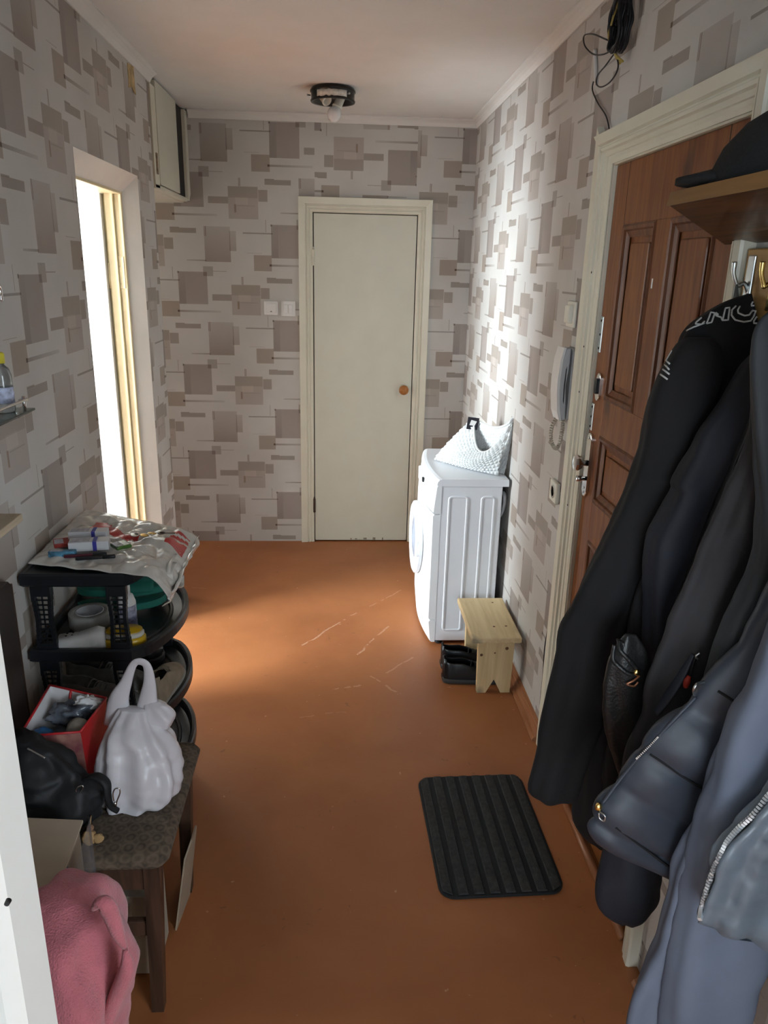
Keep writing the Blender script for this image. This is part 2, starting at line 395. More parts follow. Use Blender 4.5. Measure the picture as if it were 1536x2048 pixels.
def loft(name, rings, m, parent=None, capa=True, capb=True, smooth=True, props=None, mods=None):
    n = len(rings[0]); V = [v for r in rings for v in r]; F = []
    for i in range(len(rings)-1):
        for k in range(n): F.append((i*n+k, i*n+(k+1) % n, (i+1)*n+(k+1) % n, (i+1)*n+k))
    for fl, i in ((capa, 0), (capb, len(rings)-1)):
        if fl:
            c = sum((Vector(v) for v in rings[i]), Vector())/n; V.append(c); ci = len(V)-1
            for k in range(n): F.append((i*n+k, i*n+(k+1) % n, ci))
    return mk(name, V, F, m, parent, smooth, props, mods)
def ellring(c, a, b, n=24, p=1.0):
    out = []
    for k in range(n):
        t = 2*math.pi*k/n; x, y = math.cos(t), math.sin(t)
        out.append(Vector(c)+Vector(a)*math.copysign(abs(x)**p, x)+Vector(b)*math.copysign(abs(y)**p, y))
    return out
def soft(name, rows, m, parent=None, n=44, k=48, fold=0.008, nf=5, seed=0, nz=0.012, nsc=7.0, quilt=0, qamp=0.012, p=0.85, capa=True, capb=True, props=None, taper=True):
    """Hanging cloth volume: rows of (left point, right point, thickness); folds run down it."""
    A = cat([r[0] for r in rows], n); B = cat([r[1] for r in rows], n); T = cat([float(r[2]) for r in rows], n)
    rings = []
    for i in range(n):
        s = i/(n-1); c = (A[i]+B[i])/2; a = (B[i]-A[i])/2; ah = a.copy(); ah.z = 0
        b = Vector((-ah.y, ah.x, 0)).normalized()*max(T[i], 0.004)
        rg = []
        for j in range(k):
            th = 2*math.pi*j/k; x, y = math.cos(th), math.sin(th)
            v = c+a*math.copysign(abs(x)**p, x)+b*math.copysign(abs(y)**p, y)
            out = (a.normalized()*x+b.normalized()*y)
            d = fold*math.sin(nf*th+seed+1.7*math.sin(3.1*s+seed))*min(1, 2.5*s+0.15)
            d += nz*noise.noise(v*nsc+Vector((seed, 0, 0)))+0.4*nz*noise.noise(v*nsc*3.1+Vector((seed, 5, 0)))
            if quilt:
                q = abs(math.sin(math.pi*(s*quilt))); d += qamp*(q**0.45-0.6)
            q = v+out*d
            if q.x > R-0.034: q.x = R-0.034+0.006*math.tanh((q.x-R+0.034)*8)
            rg.append(q)
        rings.append(rg)
    return loft(name, rings, m, parent, capa, capb, True, props)
def bvh(objs):
    V = []; F = []
    for o in objs:
        off = parent_loc(o); b = len(V)
        V += [v.co+off for v in o.data.vertices]; F += [tuple(b+i for i in p.vertices) for p in o.data.polygons]
    return BVHTree.FromPolygons(V, F)
def onsurf(tree, px, py, lift=0.002, fallback=1.2):
    d = pray(px, py); h = tree.ray_cast(Vector((0, 0, CAMH)), d)
    if h[0] is None: return at(px, py, y=fallback)
    return h[0]-d*lift
# ================================================================ STRUCTURE
Y0 = 0.50            # hall face of the near wall, camera stands in its doorway
box('floor', (-3.9, 2.2, -3.6, D+0.15, -0.1, 0.0), M_FLOOR, props=ST('worn orange-brown painted floor with pale scuffs'))
box('ceiling', (-3.9, 2.2, -3.6, D+0.15, H, H+0.1), M_CEIL, props=ST('plain pale ceiling'))
def panel_wall(name, axis, pos, back, rects, mats, parent=None, label=None):
    """wall slab face at `pos`, body to `back`; rects (a0,a1,z0,z1,mat index)"""
    bm = bmesh.new(); V = []; F = []; FM = []
    for a0, a1, z0, z1, mi in rects:
        lo, hi = sorted((pos, back)); b = len(V)
        if axis == 'x': c = [(lo, a0), (hi, a0), (hi, a1), (lo, a1)]
        else: c = [(a0, lo), (a1, lo), (a1, hi), (a0, hi)]
        V += [(p, q, z0) for p, q in c]+[(p, q, z1) for p, q in c]
        for f in ((0, 3, 2, 1), (4, 5, 6, 7), (0, 1, 5, 4), (1, 2, 6, 5), (2, 3, 7, 6), (3, 0, 4, 7)):
            F.append(tuple(b+i for i in f)); FM.append(mi)
    bm.free()
    return mk(name, V, F, None, parent, False, ST(label), mats=mats, fm=FM)
def papered(name, pos, back, rects, label):
    """papered wall: slab boxes plus the printed sheet as quads; rects (a0, a1, z0, z1, paper)"""
    V = []; F = []; FM = []; CO = []
    for a0, a1, z0, z1, pp in rects:
        ax, sg, u0, v0 = WPS[pp]; e = 0.001 if back > pos else -0.001
        lo, hi = sorted((pos+e, back)); b = len(V)
        c = [(lo, a0), (hi, a0), (hi, a1), (lo, a1)] if ax == 1 else [(a0, lo), (a1, lo), (a1, hi), (a0, hi)]
        V += [(p, q, z0) for p, q in c]+[(p, q, z1) for p, q in c]
        for f in ((0, 3, 2, 1), (4, 5, 6, 7), (0, 1, 5, 4), (1, 2, 6, 5), (2, 3, 7, 6), (3, 0, 4, 7)):
            F.append(tuple(b+i for i in f)); FM.append(1); CO += [(1, 1, 1)]*4
        ra, rb = sorted((sg*a0, sg*a1))
        for qs, cs in print_quads(u0, v0, (ra, rb, z0, z1), pp == 'flip'):
            b = len(V)
            V += [(pos, sg*u, z) if ax == 1 else (sg*u, pos, z) for u, z in qs]
            F.append((b, b+1, b+2, b+3)); FM.append(0); CO += cs
    me = bpy.data.meshes.new(name); me.from_pydata(V, [], F); me.update()
    at_ = me.color_attributes.new('print', 'FLOAT_COLOR', 'CORNER')
    at_.data.foreach_set('color', [x for c in CO for x in (*c, 1.0)])
    me.materials.append(M_WALLP); me.materials.append(M_WHITE); me.polygons.foreach_set('material_index', FM)
    o = bpy.data.objects.new(name, me); COL.objects.link(o); o['kind'] = 'structure'; o['label'] = label
    return o
XD0, XD1, ZD = -0.150, 0.462, 2.012     # back door opening
papered('wall_back', D, D+0.12, [(-3.2, XD0, 0, ZD, 'back'), (-3.2, -0.135, ZD, H, 'back'), (-0.135, 0.445, ZD, H, 'flip'), (0.445, R+0.12, ZD, H, 'back'), (XD1, R+0.12, 0, ZD, 'back')], 'end wall in patchwork-print wallpaper')
YE0, YE1, ZE = 1.535, 2.305, 2.010      # entrance door opening
papered('wall_right', R, R+0.14, [(Y0-0.2, YE0, 0, H, 'right'), (YE1, D, 0, H, 'right'), (YE0, YE1, ZE, H, 'right')], 'right wall in patchwork-print wallpaper')
YA, YB, ZA = 2.68, 3.49, 2.053          # doorway to the side room
papered('wall_left', -L, -L-0.12, [(Y0-0.2, YA, 0, H, 'left'), (YB, DP, 0, H, 'left'), (YA, YB, ZA, H, 'left')], 'left wall in patchwork-print wallpaper')
# reveal of the side doorway: splayed plaster lining
RX = -L-0.055
mk('trim_1', [(-L+.001, YB, 0), (-L+.001, YB, ZA), (RX, YB-.055, 1.985), (RX, YB-.055, 0), (-L+.001, YA, 0), (-L+.001, YA, ZA), (RX, YA+.03, 1.985), (RX, YA+.03, 0),
             (RX, YB, 0), (RX, YB, ZA), (RX, YA, 0), (RX, YA, ZA)],
   [(0, 1, 2, 3), (4, 5, 6, 7), (1, 5, 6, 2), (2, 3, 8, 9), (6, 7, 10, 11), (2, 6, 11, 9)], M_WHITE, props=ST('smooth white plaster reveal of the side doorway'))
# near wall with the doorway the picture is taken through
panel_wall('wall_front', 'y', Y0, Y0-0.13, [(-1.9, -0.32, 0, H, 0), (0.62, 2.2, 0, H, 0), (-0.32, 0.62, 2.1, H, 0)], [M_WHITE], label='near wall around the foreground doorway')
# shells of the room behind, the side room and the passage (they carry the daylight in)
panel_wall('wall_near_room', 'y', -3.45, -3.55, [(-1.9, 2.1, 0, H, 0)], [M_WHITE])
panel_wall('wall_near_room_left', 'x', -1.8, -1.9, [(-3.5, Y0-0.13, 0, H, 0)], [M_WHITE])
panel_wall('wall_near_room_right', 'x', 2.1, 2.2, [(-3.5, Y0-0.13, 0, H, 0)], [M_WHITE])
panel_wall('wall_side_room', 'x', -3.7, -3.8, [(0.5, D+0.1, 0, H, 0)], [M_WHITE])
panel_wall('wall_side_room_near', 'y', 0.62, 0.52, [(-3.75, -L-0.12, 0, H, 0)], [M_WHITE])
panel_wall('wall_passage', 'y', DP, DP-0.10, [(-3.75, -L-0.12, 0, H, 0)], [M_WHITE])
# cornices
def cornice(name, pts, inward, label):
    prof = [(0.0, -0.040), (0.006, -0.040), (0.010, -0.032), (0.016, -0.022), (0.026, -0.014), (0.034, -0.010), (0.040, -0.006), (0.040, 0.0), (0.0, 0.0)]
    a, b = [Vector(p) for p in pts]; inn = Vector(inward); V = []; F = []
    for i, p in enumerate((a, b)):
        for d, z in prof:
            e = (b-a).normalized()*(d if i == 0 else -d) if name != 'trim_2' or i == 0 else Vector()
            V.append(p+inn*d+Vector((0, 0, z-0.0005))+e*0)
    n = len(prof)
    for k in range(n): F.append((k, (k+1) % n, n+(k+1) % n, n+k))
    F += [tuple(range(n)), tuple(range(n, 2*n))]
    mk(name, V, F, M_CORN, props=ST(label))
cornice('trim_2', ((-L, Y0, H), (-L, DP+.03, H)), (1, 0, 0), 'white foam cornice along the left wall')
cornice('trim_3', ((-L+.02, D, H), (R, D, H)), (0, -1, 0), 'white foam cornice along the end wall')
cornice('trim_4', ((R, Y0, H), (R, D, H)), (-1, 0, 0), 'white foam cornice along the right wall')
# baseboard right: stepped, two bulges
def bb(name, y0, y1, label):
    prof = [(0, 0), (0.034, 0), (0.036, 0.008), (0.030, 0.018), (0.022, 0.021), (0.020, 0.028), (0.016, 0.040), (0.012, 0.044), (0.010, 0.056), (0.004, 0.060), (0, 0.060)]
    prism(name, [(R-d, z) for d, z in prof], y0, y1, M_BASEB, ax='y', props=ST(label))
bb('baseboard_right', 2.425, D, 'brown moulded baseboard along the right wall')
bb('baseboard_right_near', Y0, 1.40, 'brown moulded baseboard under the coats')
# ---- casings (mitred, stepped profile)
CPROF = [(0.0, 0.006), (0.006, 0.012), (0.016, 0.014), (0.018, 0.010), (0.024, 0.010), (0.027, 0.016), (0.034, 0.018), (0.036, 0.013), (0.041, 0.013), (0.044, 0.020), (0.080, 0.024), (0.082, 0.020), (0.082, 0.0), (0.0, 0.0)]
def casing(name, o, along, out, nrm, length, m, parent, mit0, mit1, prof=CPROF):
    o, along, out, nrm = map(Vector, (o, along, out, nrm)); V = []; F = []; n = len(prof)
    for i in (0, 1):
        for d, h in prof:
            t = (-d*mit0) if i == 0 else length+d*mit1
            V.append(o+along*t+out*d+nrm*h)
    for k in range(n): F.append((k, (k+1) % n, n+(k+1) % n, n+k))
    F += [tuple(range(n)), tuple(range(n, 2*n))]
    return mk(name, V, F, m, parent)
# ---- back door
d1 = structure('door_1', (0.155, D, 0), 'plain cream flush door with wooden knob in the end wall')
box('leaf', (-0.142, 0.455, D-0.004, D+0.036, 0.008, 2.002), M_DOORW, d1, 0.003)
casing('casing', (-0.147, D, 0.0), (0, 0, 1), (-1, 0, 0), (0, -1, 0), 2.006, M_CREAM, d1, 0, 1)
casing('casing', (0.460, D, 0.0), (0, 0, 1), (1, 0, 0), (0, -1, 0), 2.006, M_CREAM, d1, 0, 1)
casing('casing', (-0.147, D, 2.006), (1, 0, 0), (0, 0, 1), (0, -1, 0), 0.607, M_CREAM, d1, 1, 1)
box('dark_backer', (-0.20, 0.52, D+0.045, D+0.06, 0, 2.06), mat('dark_gap_backing', (0.05, 0.045, 0.04), 0.8), d1)  # added dark backing, blocks light leaks and darkens the gap round the leaf
lathe('knob', [(0.011, 0.0), (0.011, 0.012), (0.008, 0.016), (0.008, 0.024), (0.020, 0.032), (0.028, 0.042), (0.030, 0.052), (0.026, 0.062), (0.014, 0.068), (0.0, 0.069)],
      (0.404, D-0.004, 1.003), M_KNOB, d1, (0, -1, 0), 20)
M_RUST = mat('rusty_steel', (0.10, 0.065, 0.05), 0.6, 0.6, var=0.5, vscale=60)
for z, mm in ((1.76, M_CREAM), (0.247, M_RUST)):
    hg = lathe('hinge', [(0.0075, -0.045), (0.0075, 0.0), (0.0065, 0.001), (0.0075, 0.002), (0.0075, 0.045)], (-0.146, D-0.012, z), mm, d1, seg=12)
    lathe('hinge_pin', [(0.004, 0.045), (0.005, 0.052), (0.002, 0.06), (0.0, 0.06)], (-0.146, D-0.012, z), mm, hg, seg=10)
# chipped paint along the bottom edge
M_CHIP = mat('chipped_edge', (0.30, 0.25, 0.18), 0.9, var=0.3, vscale=40)
ch = []
for px, wd in ((702, .010), (712, .014), (730, .022), (748, .018), (765, .008)):
    p = at(px, 1078, y=D-0.005); ch.append((p.x-wd/2, p.x+wd/2, D-0.0052, D-0.0038, 0.010+0.006*random.random(), 0.020+0.014*random.random()))
boxes('paint_chip', ch, M_CHIP, d1)
# ---- foreground door frame (left jamb the camera looks past)
d4 = structure('door_4', (-0.28, Y0-0.1, 0), 'white painted frame of the foreground doorway')
prism('jamb', [(-0.245, 0.365), (-0.245, 0.50), (-0.32, 0.50), (-0.32, 0.365)], 0, 2.1, M_WPAINT, d4)
prism('casing', [(-0.222, 0.345), (-0.214, 0.352), (-0.212, 0.366), (-0.32, 0.366), (-0.32, 0.335), (-0.262, 0.333), (-0.255, 0.338), (-0.247, 0.338), (-0.244, 0.331), (-0.236, 0.331), (-0.233, 0.340)], 0, 2.1, M_WPAINT, d4)
prism('stop', [(-0.238, 0.42), (-0.226, 0.426), (-0.226, 0.47), (-0.245, 0.47), (-0.245, 0.42)], 0, 2.1, M_WPAINT, d4)
q = at(10, 1815, y=0.329)
lathe('screw_hole', [(0.0, -0.001), (0.0016, 0.0), (0.0014, 0.003), (0, 0.004)], (q.x, 0.334, q.z), M_DARKIN, d4, (0, -1, 0), 10)
box('jamb', (0.60, 0.66, 0.335, 0.51, 0, 2.1), M_WPAINT, d4, 0.004)
# ---- side-room door, standing open inwards
d3 = structure('door_3', (-0.95, 3.42, 0), 'white door of the side room standing open, lit by daylight')
FX0, FX1 = RX, RX-0.078
box('frame_post', (FX1, FX0, YB-0.075, YB+0.02, 0, 2.05), M_YFRAME, d3, 0.003)
box('frame_stop', (FX1+0.012, FX0-0.03, YB-0.09, YB-0.074, 0, 1.99), M_YFRAME, d3, 0.003)
box('frame_post', (FX1, FX0, YA-0.02, YA+0.05, 0, 2.05), M_YFRAME, d3, 0.003)
box('frame_head', (FX1, FX0, YA+0.05, YB-0.075, 1.975, 2.06), M_YFRAME, d3, 0.003)
box('leaf', (-1.66, -0.972, YB-0.115, YB-0.075, 0.01, 1.975), M_WPAINT, d3, 0.003)
hg = box('hinge', (-0.972, -0.905, YB-0.0785, YB-0.0745, 1.60, 1.73), M_YFRAME, d3, 0.002)
lathe('hinge_pin', [(0.0065, 0), (0.0065, 0.045), (0.0055, 0.047), (0.0065, 0.049), (0.0065, 0.10), (0.0, 0.104)], (-0.968, YB-0.084, 1.60), M_YFRAME, hg, seg=12)
for z in (1.62, 1.655, 1.69, 1.715): lathe('screw', [(0.0035, 0), (0.003, 0.0015), (0, 0.002)], (-0.925-0.012*((int(z*1000)//5) % 2), YB-0.0785, z), M_YFRAME, hg, (0, -1, 0), 8)
# ---- entrance door, panelled wood
d2 = structure('door_2', (R, 1.92, 0), 'brown varnished panelled wooden entrance door with chrome lock')
XS = R+0.012         # face of stiles
box('leaf', (XS+0.014, XS+0.05, 1.545, 2.297, 0.012, 2.000), M_PINE, d2)
def stile(name, y0, y1, z0, z1): box(name, (XS, XS+0.02, y0, y1, z0, z1), M_PINE, d2, 0.0015)
stile('stile', 2.197, 2.297, 0.012, 2.0); stile('stile', 1.545, 1.642, 0.012, 2.0)
stile('rail', 1.642, 2.197, 1.838, 2.0)
stile('mullion', 1.879, 1.965, 1.350, 1.838)
stile('rail', 1.642, 2.197, 1.240, 1.350)
stile('rail', 1.642, 2.197, 0.905, 1.030)
stile('rail', 1.642, 2.197, 0.012, 0.20)
stile('mullion', 1.879, 1.965, 0.20, 0.905)
def frame_mould(y0, y1, z0, z1):
    pr = [(0, 0), (0.0, 0.010), (0.006, 0.014), (0.014, 0.012), (0.018, 0.006), (0.030, 0.002), (0.034, 0.0)]
    for o, al, out, ln in (((y0, z0), (1, 0), (0, 1), y1-y0), ((y0, z1), (1, 0), (0, -1), y1-y0), ((y0, z0), (0, 1), (1, 0), z1-z0), ((y1, z0), (0, 1), (-1, 0), z1-z0)):
        casing('panel_moulding', (XS+0.010, o[0], o[1]), (0, al[0], al[1]), (0, out[0], out[1]), (-1, 0, 0), ln, M_PINED, d2, -1, -1, pr)
for y0, y1, z0, z1 in ((1.965, 2.197, 1.350, 1.838), (1.642, 1.879, 1.350, 1.838), (1.642, 2.197, 1.030, 1.240), (1.965, 2.197, 0.20, 0.905), (1.642, 1.879, 0.20, 0.905)):
    frame_mould(y0, y1, z0, z1)
    prism('raised_panel', [(y0+0.05, z0+0.05), (y1-0.05, z0+0.05), (y1-0.05, z1-0.05), (y0+0.05, z1-0.05)], XS+0.007, XS+0.016, M_PINE, d2, 'x', 0.004)
box('entrance_backing', (XS+0.052, XS+0.075, 1.45, 2.39, 0, 2.09), M_PINED, d2)  # unseen backing added behind the entrance door to stop light leaks
box('seam', (XS-0.0004, XS+0.001, 2.1945, 2.1965, 1.84, 2.0), M_DARKIN, d2); box('seam', (XS-0.0004, XS+0.001, 1.6415, 1.6435, 1.84, 2.0), M_DARKIN, d2)
q = at(1304, 567, x=XS); box('paint_fleck', (XS-0.0006, XS+0.001, q.y-.004, q.y+.004, q.z-.012, q.z+.012), M_WPAINT, d2)
# lock furniture
def strike(z0, z1):
    o = box('strike_plate', (XS-0.0025, XS+0.002, 2.272, 2.296, z0, z1), M_STEEL, d2, 0.0015)
    for z in (z0+0.012, (z0+z1)/2, z1-0.012): lathe('screw', [(0.004, 0), (0.004, 0.001), (0, 0.0015)], (XS-0.0025, 2.284, z), M_DARKIN, o, (-1, 0, 0), 8)
strike(1.480, 1.585); strike(1.240, 1.325)
def stadium(cy_, cz, hw, hh, n=10):
    return [(cy_+hw*math.cos(a), cz+(hh-hw)+hw*math.sin(a)) for a in [math.pi*i/n for i in range(n+1)]]+[(cy_+hw*math.cos(a), cz-(hh-hw)+hw*math.sin(a)) for a in [math.pi+math.pi*i/n for i in range(n+1)]]
es = prism('escutcheon', stadium(2.247, 1.380, 0.017, 0.042), XS-0.006, XS+0.002, M_CHROME, d2, 'x', 0.002)
prism('keyhole_cover', stadium(2.247, 1.382, 0.010, 0.024), XS-0.013, XS-0.005, M_BLACKP, es, 'x', 0.003)
hp = prism('handle_plate', stadium(2.262, 1.132, 0.020, 0.103), XS-0.009, XS+0.002, M_CHROME, d2, 'x', 0.004)
lathe('handle_neck', [(0.010, 0), (0.008, 0.012), (0.011, 0.016), (0.0, 0.016)], (XS-0.008, 2.262, 1.138), M_CHROME, hp, (-1, 0, 0), 14)
V, F = [], []
loft('door_knob', [ellring((XS-0.022-x*0.62, 2.262, 1.138), (0, r, 0), (0, 0, r), 8, 1) for x, r in ((0, 0.012), (0.004, 0.018), (0.030, 0.028), (0.040, 0.024), (0.042, 0.012))], M_CHROME, hp, smooth=False)
lathe('turn_snib', [(0.007, 0), (0.007, 0.012), (0.010, 0.014), (0.010, 0.028), (0, 0.029)], (XS-0.008, 2.262, 1.088), M_CHROME, hp, (-1, 0, 0), 12)
for z in (1.045, 1.219, 1.058): lathe('screw', [(0.0045, 0), (0.0035, 0.002), (0, 0.0025)], (XS-0.009, 2.262, z), M_STEEL, hp, (-1, 0, 0), 8)
# casing of the entrance
ECP = [(0.0, 0.004), (0.010, 0.008), (0.020, 0.008), (0.022, 0.012), (0.034, 0.013), (0.037, 0.022), (0.045, 0.024), (0.048, 0.019), (0.052, 0.019), (0.056, 0.028), (0.084, 0.030), (0.087, 0.024), (0.087, 0), (0, 0)]
casing('casing', (R, 2.303, 0), (0, 0, 1), (0, 1, 0), (-1, 0, 0), 2.006, M_CREAM, d2, 0, 1, [(d*1.3, h*0.75) for d, h in ECP])
casing('casing', (R, 1.537, 0), (0, 0, 1), (0, -1, 0), (-1, 0, 0), 2.006, M_CREAM, d2, 0, 1, ECP)
casing('casing', (R, 1.537, 2.006), (0, 1, 0), (0, 0, 1), (-1, 0, 0), 0.766, M_CREAM, d2, 1, 1.3, ECP)
box('jamb', (R+0.001, R+0.06, 2.298, 2.306, 0, 2.01), M_CREAM, d2); box('jamb', (R+0.001, R+0.06, 1.534, 1.543, 0, 2.01), M_CREAM, d2); box('jamb', (R+0.001, R+0.06, 1.534, 2.306, 2.001, 2.012), M_CREAM, d2)
for px, py in ((1194, 545), (1181, 697), (1170, 789), (1146, 1020)):
    q = at(px, py, x=R-0.02); lathe('screw_hole', [(0.0035, 0), (0.003, 0.001), (0, 0.0015)], (R-0.0215, min(max(q.y, 2.33), 2.41), q.z), M_DARKIN, d2, (-1, 0, 0), 8)
tube('threshold', [(R-0.01, 1.53, 0.008), (R-0.01, 2.31, 0.008)], 0.012, M_BASEB, d2)
# ================================================================ CEILING LAMP, CABINET, WALL FITTINGS
M_LAMPB = mat('dark_lamp_metal', (0.035, 0.034, 0.032), 0.3, 0.6, var=0.3, vscale=20)
M_LAMPW = mat('flaking_white_paint', (0.75, 0.72, 0.66), 0.7, var=0.25, vscale=50)
M_BULB = mat('frosted_bulb_glass', (0.88, 0.88, 0.88), 0.25, trans=0.12, var=0.02)
lc = Vector((-0.028, 3.985, H))
lamp = thing('ceiling_lamp', 'dark round ceiling lamp base with two sockets and one bulb', 'ceiling lamp', lc)
lathe('base', [(0.085, -0.0), (0.100, -0.004), (0.107, -0.014), (0.107, -0.020), (0.102, -0.024), (0.102, -0.052), (0.106, -0.056), (0.104, -0.062), (0.090, -0.060), (0.085, -0.040), (0.0, -0.040)], lc, M_LAMPB, lamp, seg=40)
V = []; F = []
for i in range(13):
    a = math.radians(-135+i*84/12); rr = 0.1025
    jit = 0.004*noise.noise(Vector((i*0.9, 0, 0)))
    V += [lc+Vector((rr*math.cos(a), rr*math.sin(a), -0.024-jit)), lc+Vector((rr*math.cos(a), rr*math.sin(a), -0.051+2*jit))]
for i in range(12): F.append((2*i, 2*i+2, 2*i+3, 2*i+1))
mk('paint_patch', V, F, M_LAMPW, lamp, True, mods=[('SOLIDIFY', dict(thickness=0.0015, offset=0))])
def socket(off, dirv, bulb):
    c = lc+Vector(off); d = Vector(dirv).normalized()
    s = lathe('socket', [(0.020, 0), (0.020, 0.020), (0.021, 0.062), (0.024, 0.066), (0.024, 0.072), (0.018, 0.073), (0.016, 0.040), (0, 0.040)], c, M_IVORY, lamp, d, 18)
    if bulb:
        lathe('light_bulb', [(0.012, 0.05), (0.014, 0.068), (0.022, 0.078), (0.031, 0.092), (0.033, 0.106), (0.029, 0.122), (0.018, 0.134), (0.0, 0.139)], c, M_BULB, s, d, 24)
socket((-0.062, -0.030, -0.026), (0.50, -0.60, -0.62), False)
socket((0.048, -0.030, -0.024), (-0.38, -0.10, -0.85), True)
for sx_, sy_ in ((-0.108, -0.02), (0.07, -0.082)): lathe('screw', [(0.003, 0), (0.003, 0.010), (0.005, 0.011), (0.004, 0.016), (0, 0.016)], lc+Vector((sx_*0.97, sy_*0.97, -0.038)), M_STEEL, lamp, (sx_, sy_, 0), 8)
# overhead cabinet over the passage
cabi = thing('overhead_cabinet', 'cream overhead cabinet with door ajar showing a black gap, above the passage', 'cabinet', (-1.05, 4.25, 2.045))
CX = -L
boxes('body', [(-1.35, CX-0.03, 3.80, D-0.002, 2.035, 2.052), (-1.35, CX-0.03, 3.80, D-0.002, 2.488, 2.505), (-1.35, -1.33, 3.80, D-0.002, 2.052, 2.488), (-1.33, CX-0.03, 3.80, 3.815, 2.052, 2.488)], M_CREAM, cabi, 0.001)
box('face_frame', (CX-0.03, CX+0.004, 3.815, 3.905, 2.04, 2.47), M_YFRAME if False else M_CREAM, cabi, 0.002)
box('door', (CX-0.014, CX+0.008, 3.905, 4.362, 2.060, 2.500), M_DOORW, cabi, 0.002)
boxes('gap_shade_lining', [(CX-0.045, CX-0.04, 4.30, D-0.003, 2.053, 2.487)], M_DARKIN, cabi)  # dark sheet, paints the shade inside the cabinet
boxes('gap_shade_panel', [(CX-0.030, CX-0.004, 4.364, 4.56, 2.053, 2.500)], M_DARKIN, cabi, 0.001)  # black panel standing in for the shaded opening beside the door
prism('side_post', [(4.575, 2.5), (4.640, 2.5), (4.640, 2.080), (4.600, 2.044), (4.575, 2.044)], CX-0.03, CX+0.012, M_CREAM, cabi, 'x', 0.002)
box('bottom_rail', (CX-0.03, CX+0.004, 3.815, 4.575, 2.036, 2.056), M_CREAM, cabi, 0.002)
hg = box('hinge', (CX+0.003, CX+0.009, 3.845, 3.870, 2.10, 2.19), mat('worn_hinge', (0.28, 0.20, 0.13), 0.6, var=0.4, vscale=50), cabi, 0.001)
# torn scrap on the left wall under the cornice
mk('cardboard_scrap', [(-L+.002, 3.455, 2.465), (-L+.006, 3.535, 2.468), (-L+.004, 3.545, 2.40), (-L+.010, 3.53, 2.365), (-L+.003, 3.50, 2.385), (-L+.002, 3.455, 2.375)], [(0, 1, 2, 3, 4, 5)],
   mat('glue_stained_cardboard', (0.50, 0.36, 0.18), 0.9, var=0.4, vscale=30), props=TG('small torn brown scrap stuck to the left wall under the cornice', 'scrap'), mods=[('SOLIDIFY', dict(thickness=0.004, offset=1))])
# switches on the end wall
def switch(name, label, x0, x1, z0, z1, kind):
    t = thing(name, label, 'light switch', ((x0+x1)/2, D, z0), 'light switches beside the end door')
    if kind == 0:
        box('plate', (x0, x1, D-0.014, D, z0, z1), M_WPLAST, t, 0.007, 3)
        box('rocker', (x0+0.012, x1-0.010, D-0.020, D-0.008, z0+0.016, z1-0.014), M_WPLAST, t, 0.004, 3)
        box('indicator', (x0+0.037, x0+0.046, D-0.0206, D-0.019, z0+0.020, z0+0.024), M_DARKIN, t)
    else:
        prism('plate', [(x0, D), (x0, D-0.006), (x0+0.016, D-0.014), (x1-0.016, D-0.014), (x1, D-0.006), (x1, D)], z0, z1, M_WPLAST, t, 'z')
        for i in range(2):
            a = x0+0.017+i*0.0262; box('rocker', (a, a+0.0247, D-0.019, D-0.010, z0+0.017, z1-0.019), M_WPLAST, t, 0.002)
switch('light_switch', 'rounded white single switch, left of the two beside the end door', -0.436, -0.354, 1.429, 1.511, 0)
switch('light_switch', 'square white double switch beside the end door casing', -0.337, -0.253, 1.426, 1.510, 1)
# right wall: light switch, socket, handset
t = thing('light_switch', 'ivory light switch on the right wall above the intercom handset', 'light switch', (R, 2.54, 1.54))
box('plate', (R-0.010, R, 2.495, 2.585, 1.535, 1.618), M_IVORY, t, 0.004)
box('rocker', (R-0.024, R-0.008, 2.515, 2.565, 1.548, 1.606), M_IVORY, t, 0.004)
t = thing('wall_socket', 'round-well ivory wall socket low beside the entrance casing', 'socket', (R, 2.53, 0.93))
box('plate', (R-0.016, R, 2.488, 2.572, 0.928, 1.005), M_IVORY, t, 0.006, 3)
lathe('socket_well', [(0.024, 0), (0.024, 0.0022), (0.021, 0.0022), (0.019, 0.0), (0.0, 0.0)], (R-0.0162, 2.53, 0.966), M_IVORY, t, (-1, 0, 0), 20)
for s in (-1, 1): lathe('pin_hole', [(0.003, 0), (0.003, 0.0006), (0, 0.0006)], (R-0.0165, 2.53+s*0.0095, 0.966), M_DARKIN, t, (-1, 0, 0), 8)
ic = thing('intercom_handset', 'grey and white intercom handset on the right wall with coiled cord', 'intercom', (R, 2.50, 1.24))
prism('base', [(2.452, 1.238), (2.535, 1.238), (2.535, 1.462), (2.525, 1.472), (2.462, 1.472), (2.452, 1.462)], R-0.016, R, M_GREYP, ic, 'x', 0.004)
kq = lambda d: R-0.010-d*0.52
hs = [(kq(0.016), 1.236), (kq(0.040), 1.236), (kq(0.060), 1.270), (kq(0.070), 1.330), (kq(0.072), 1.370), (kq(0.066), 1.430), (kq(0.050), 1.470), (kq(0.020), 1.474), (kq(0.019), 1.420), (kq(0.032), 1.405), (kq(0.036), 1.350), (kq(0.032), 1.300), (kq(0.018), 1.288)]
prism('handset', hs, 2.458, 2.529, M_GREYP, ic, 'y', 0.004)
fr = [(kq(0.041), 1.234), (kq(0.061), 1.269), (kq(0.0715), 1.330), (kq(0.0735), 1.370), (kq(0.0675), 1.431), (kq(0.050), 1.475), (kq(0.066), 1.475), (kq(0.083), 1.433), (kq(0.0905), 1.370), (kq(0.0885), 1.327), (kq(0.076), 1.264), (kq(0.056), 1.234)]
prism('handset_shell', fr, 2.455, 2.532, M_WPLAST, ic, 'y', 0.0015)
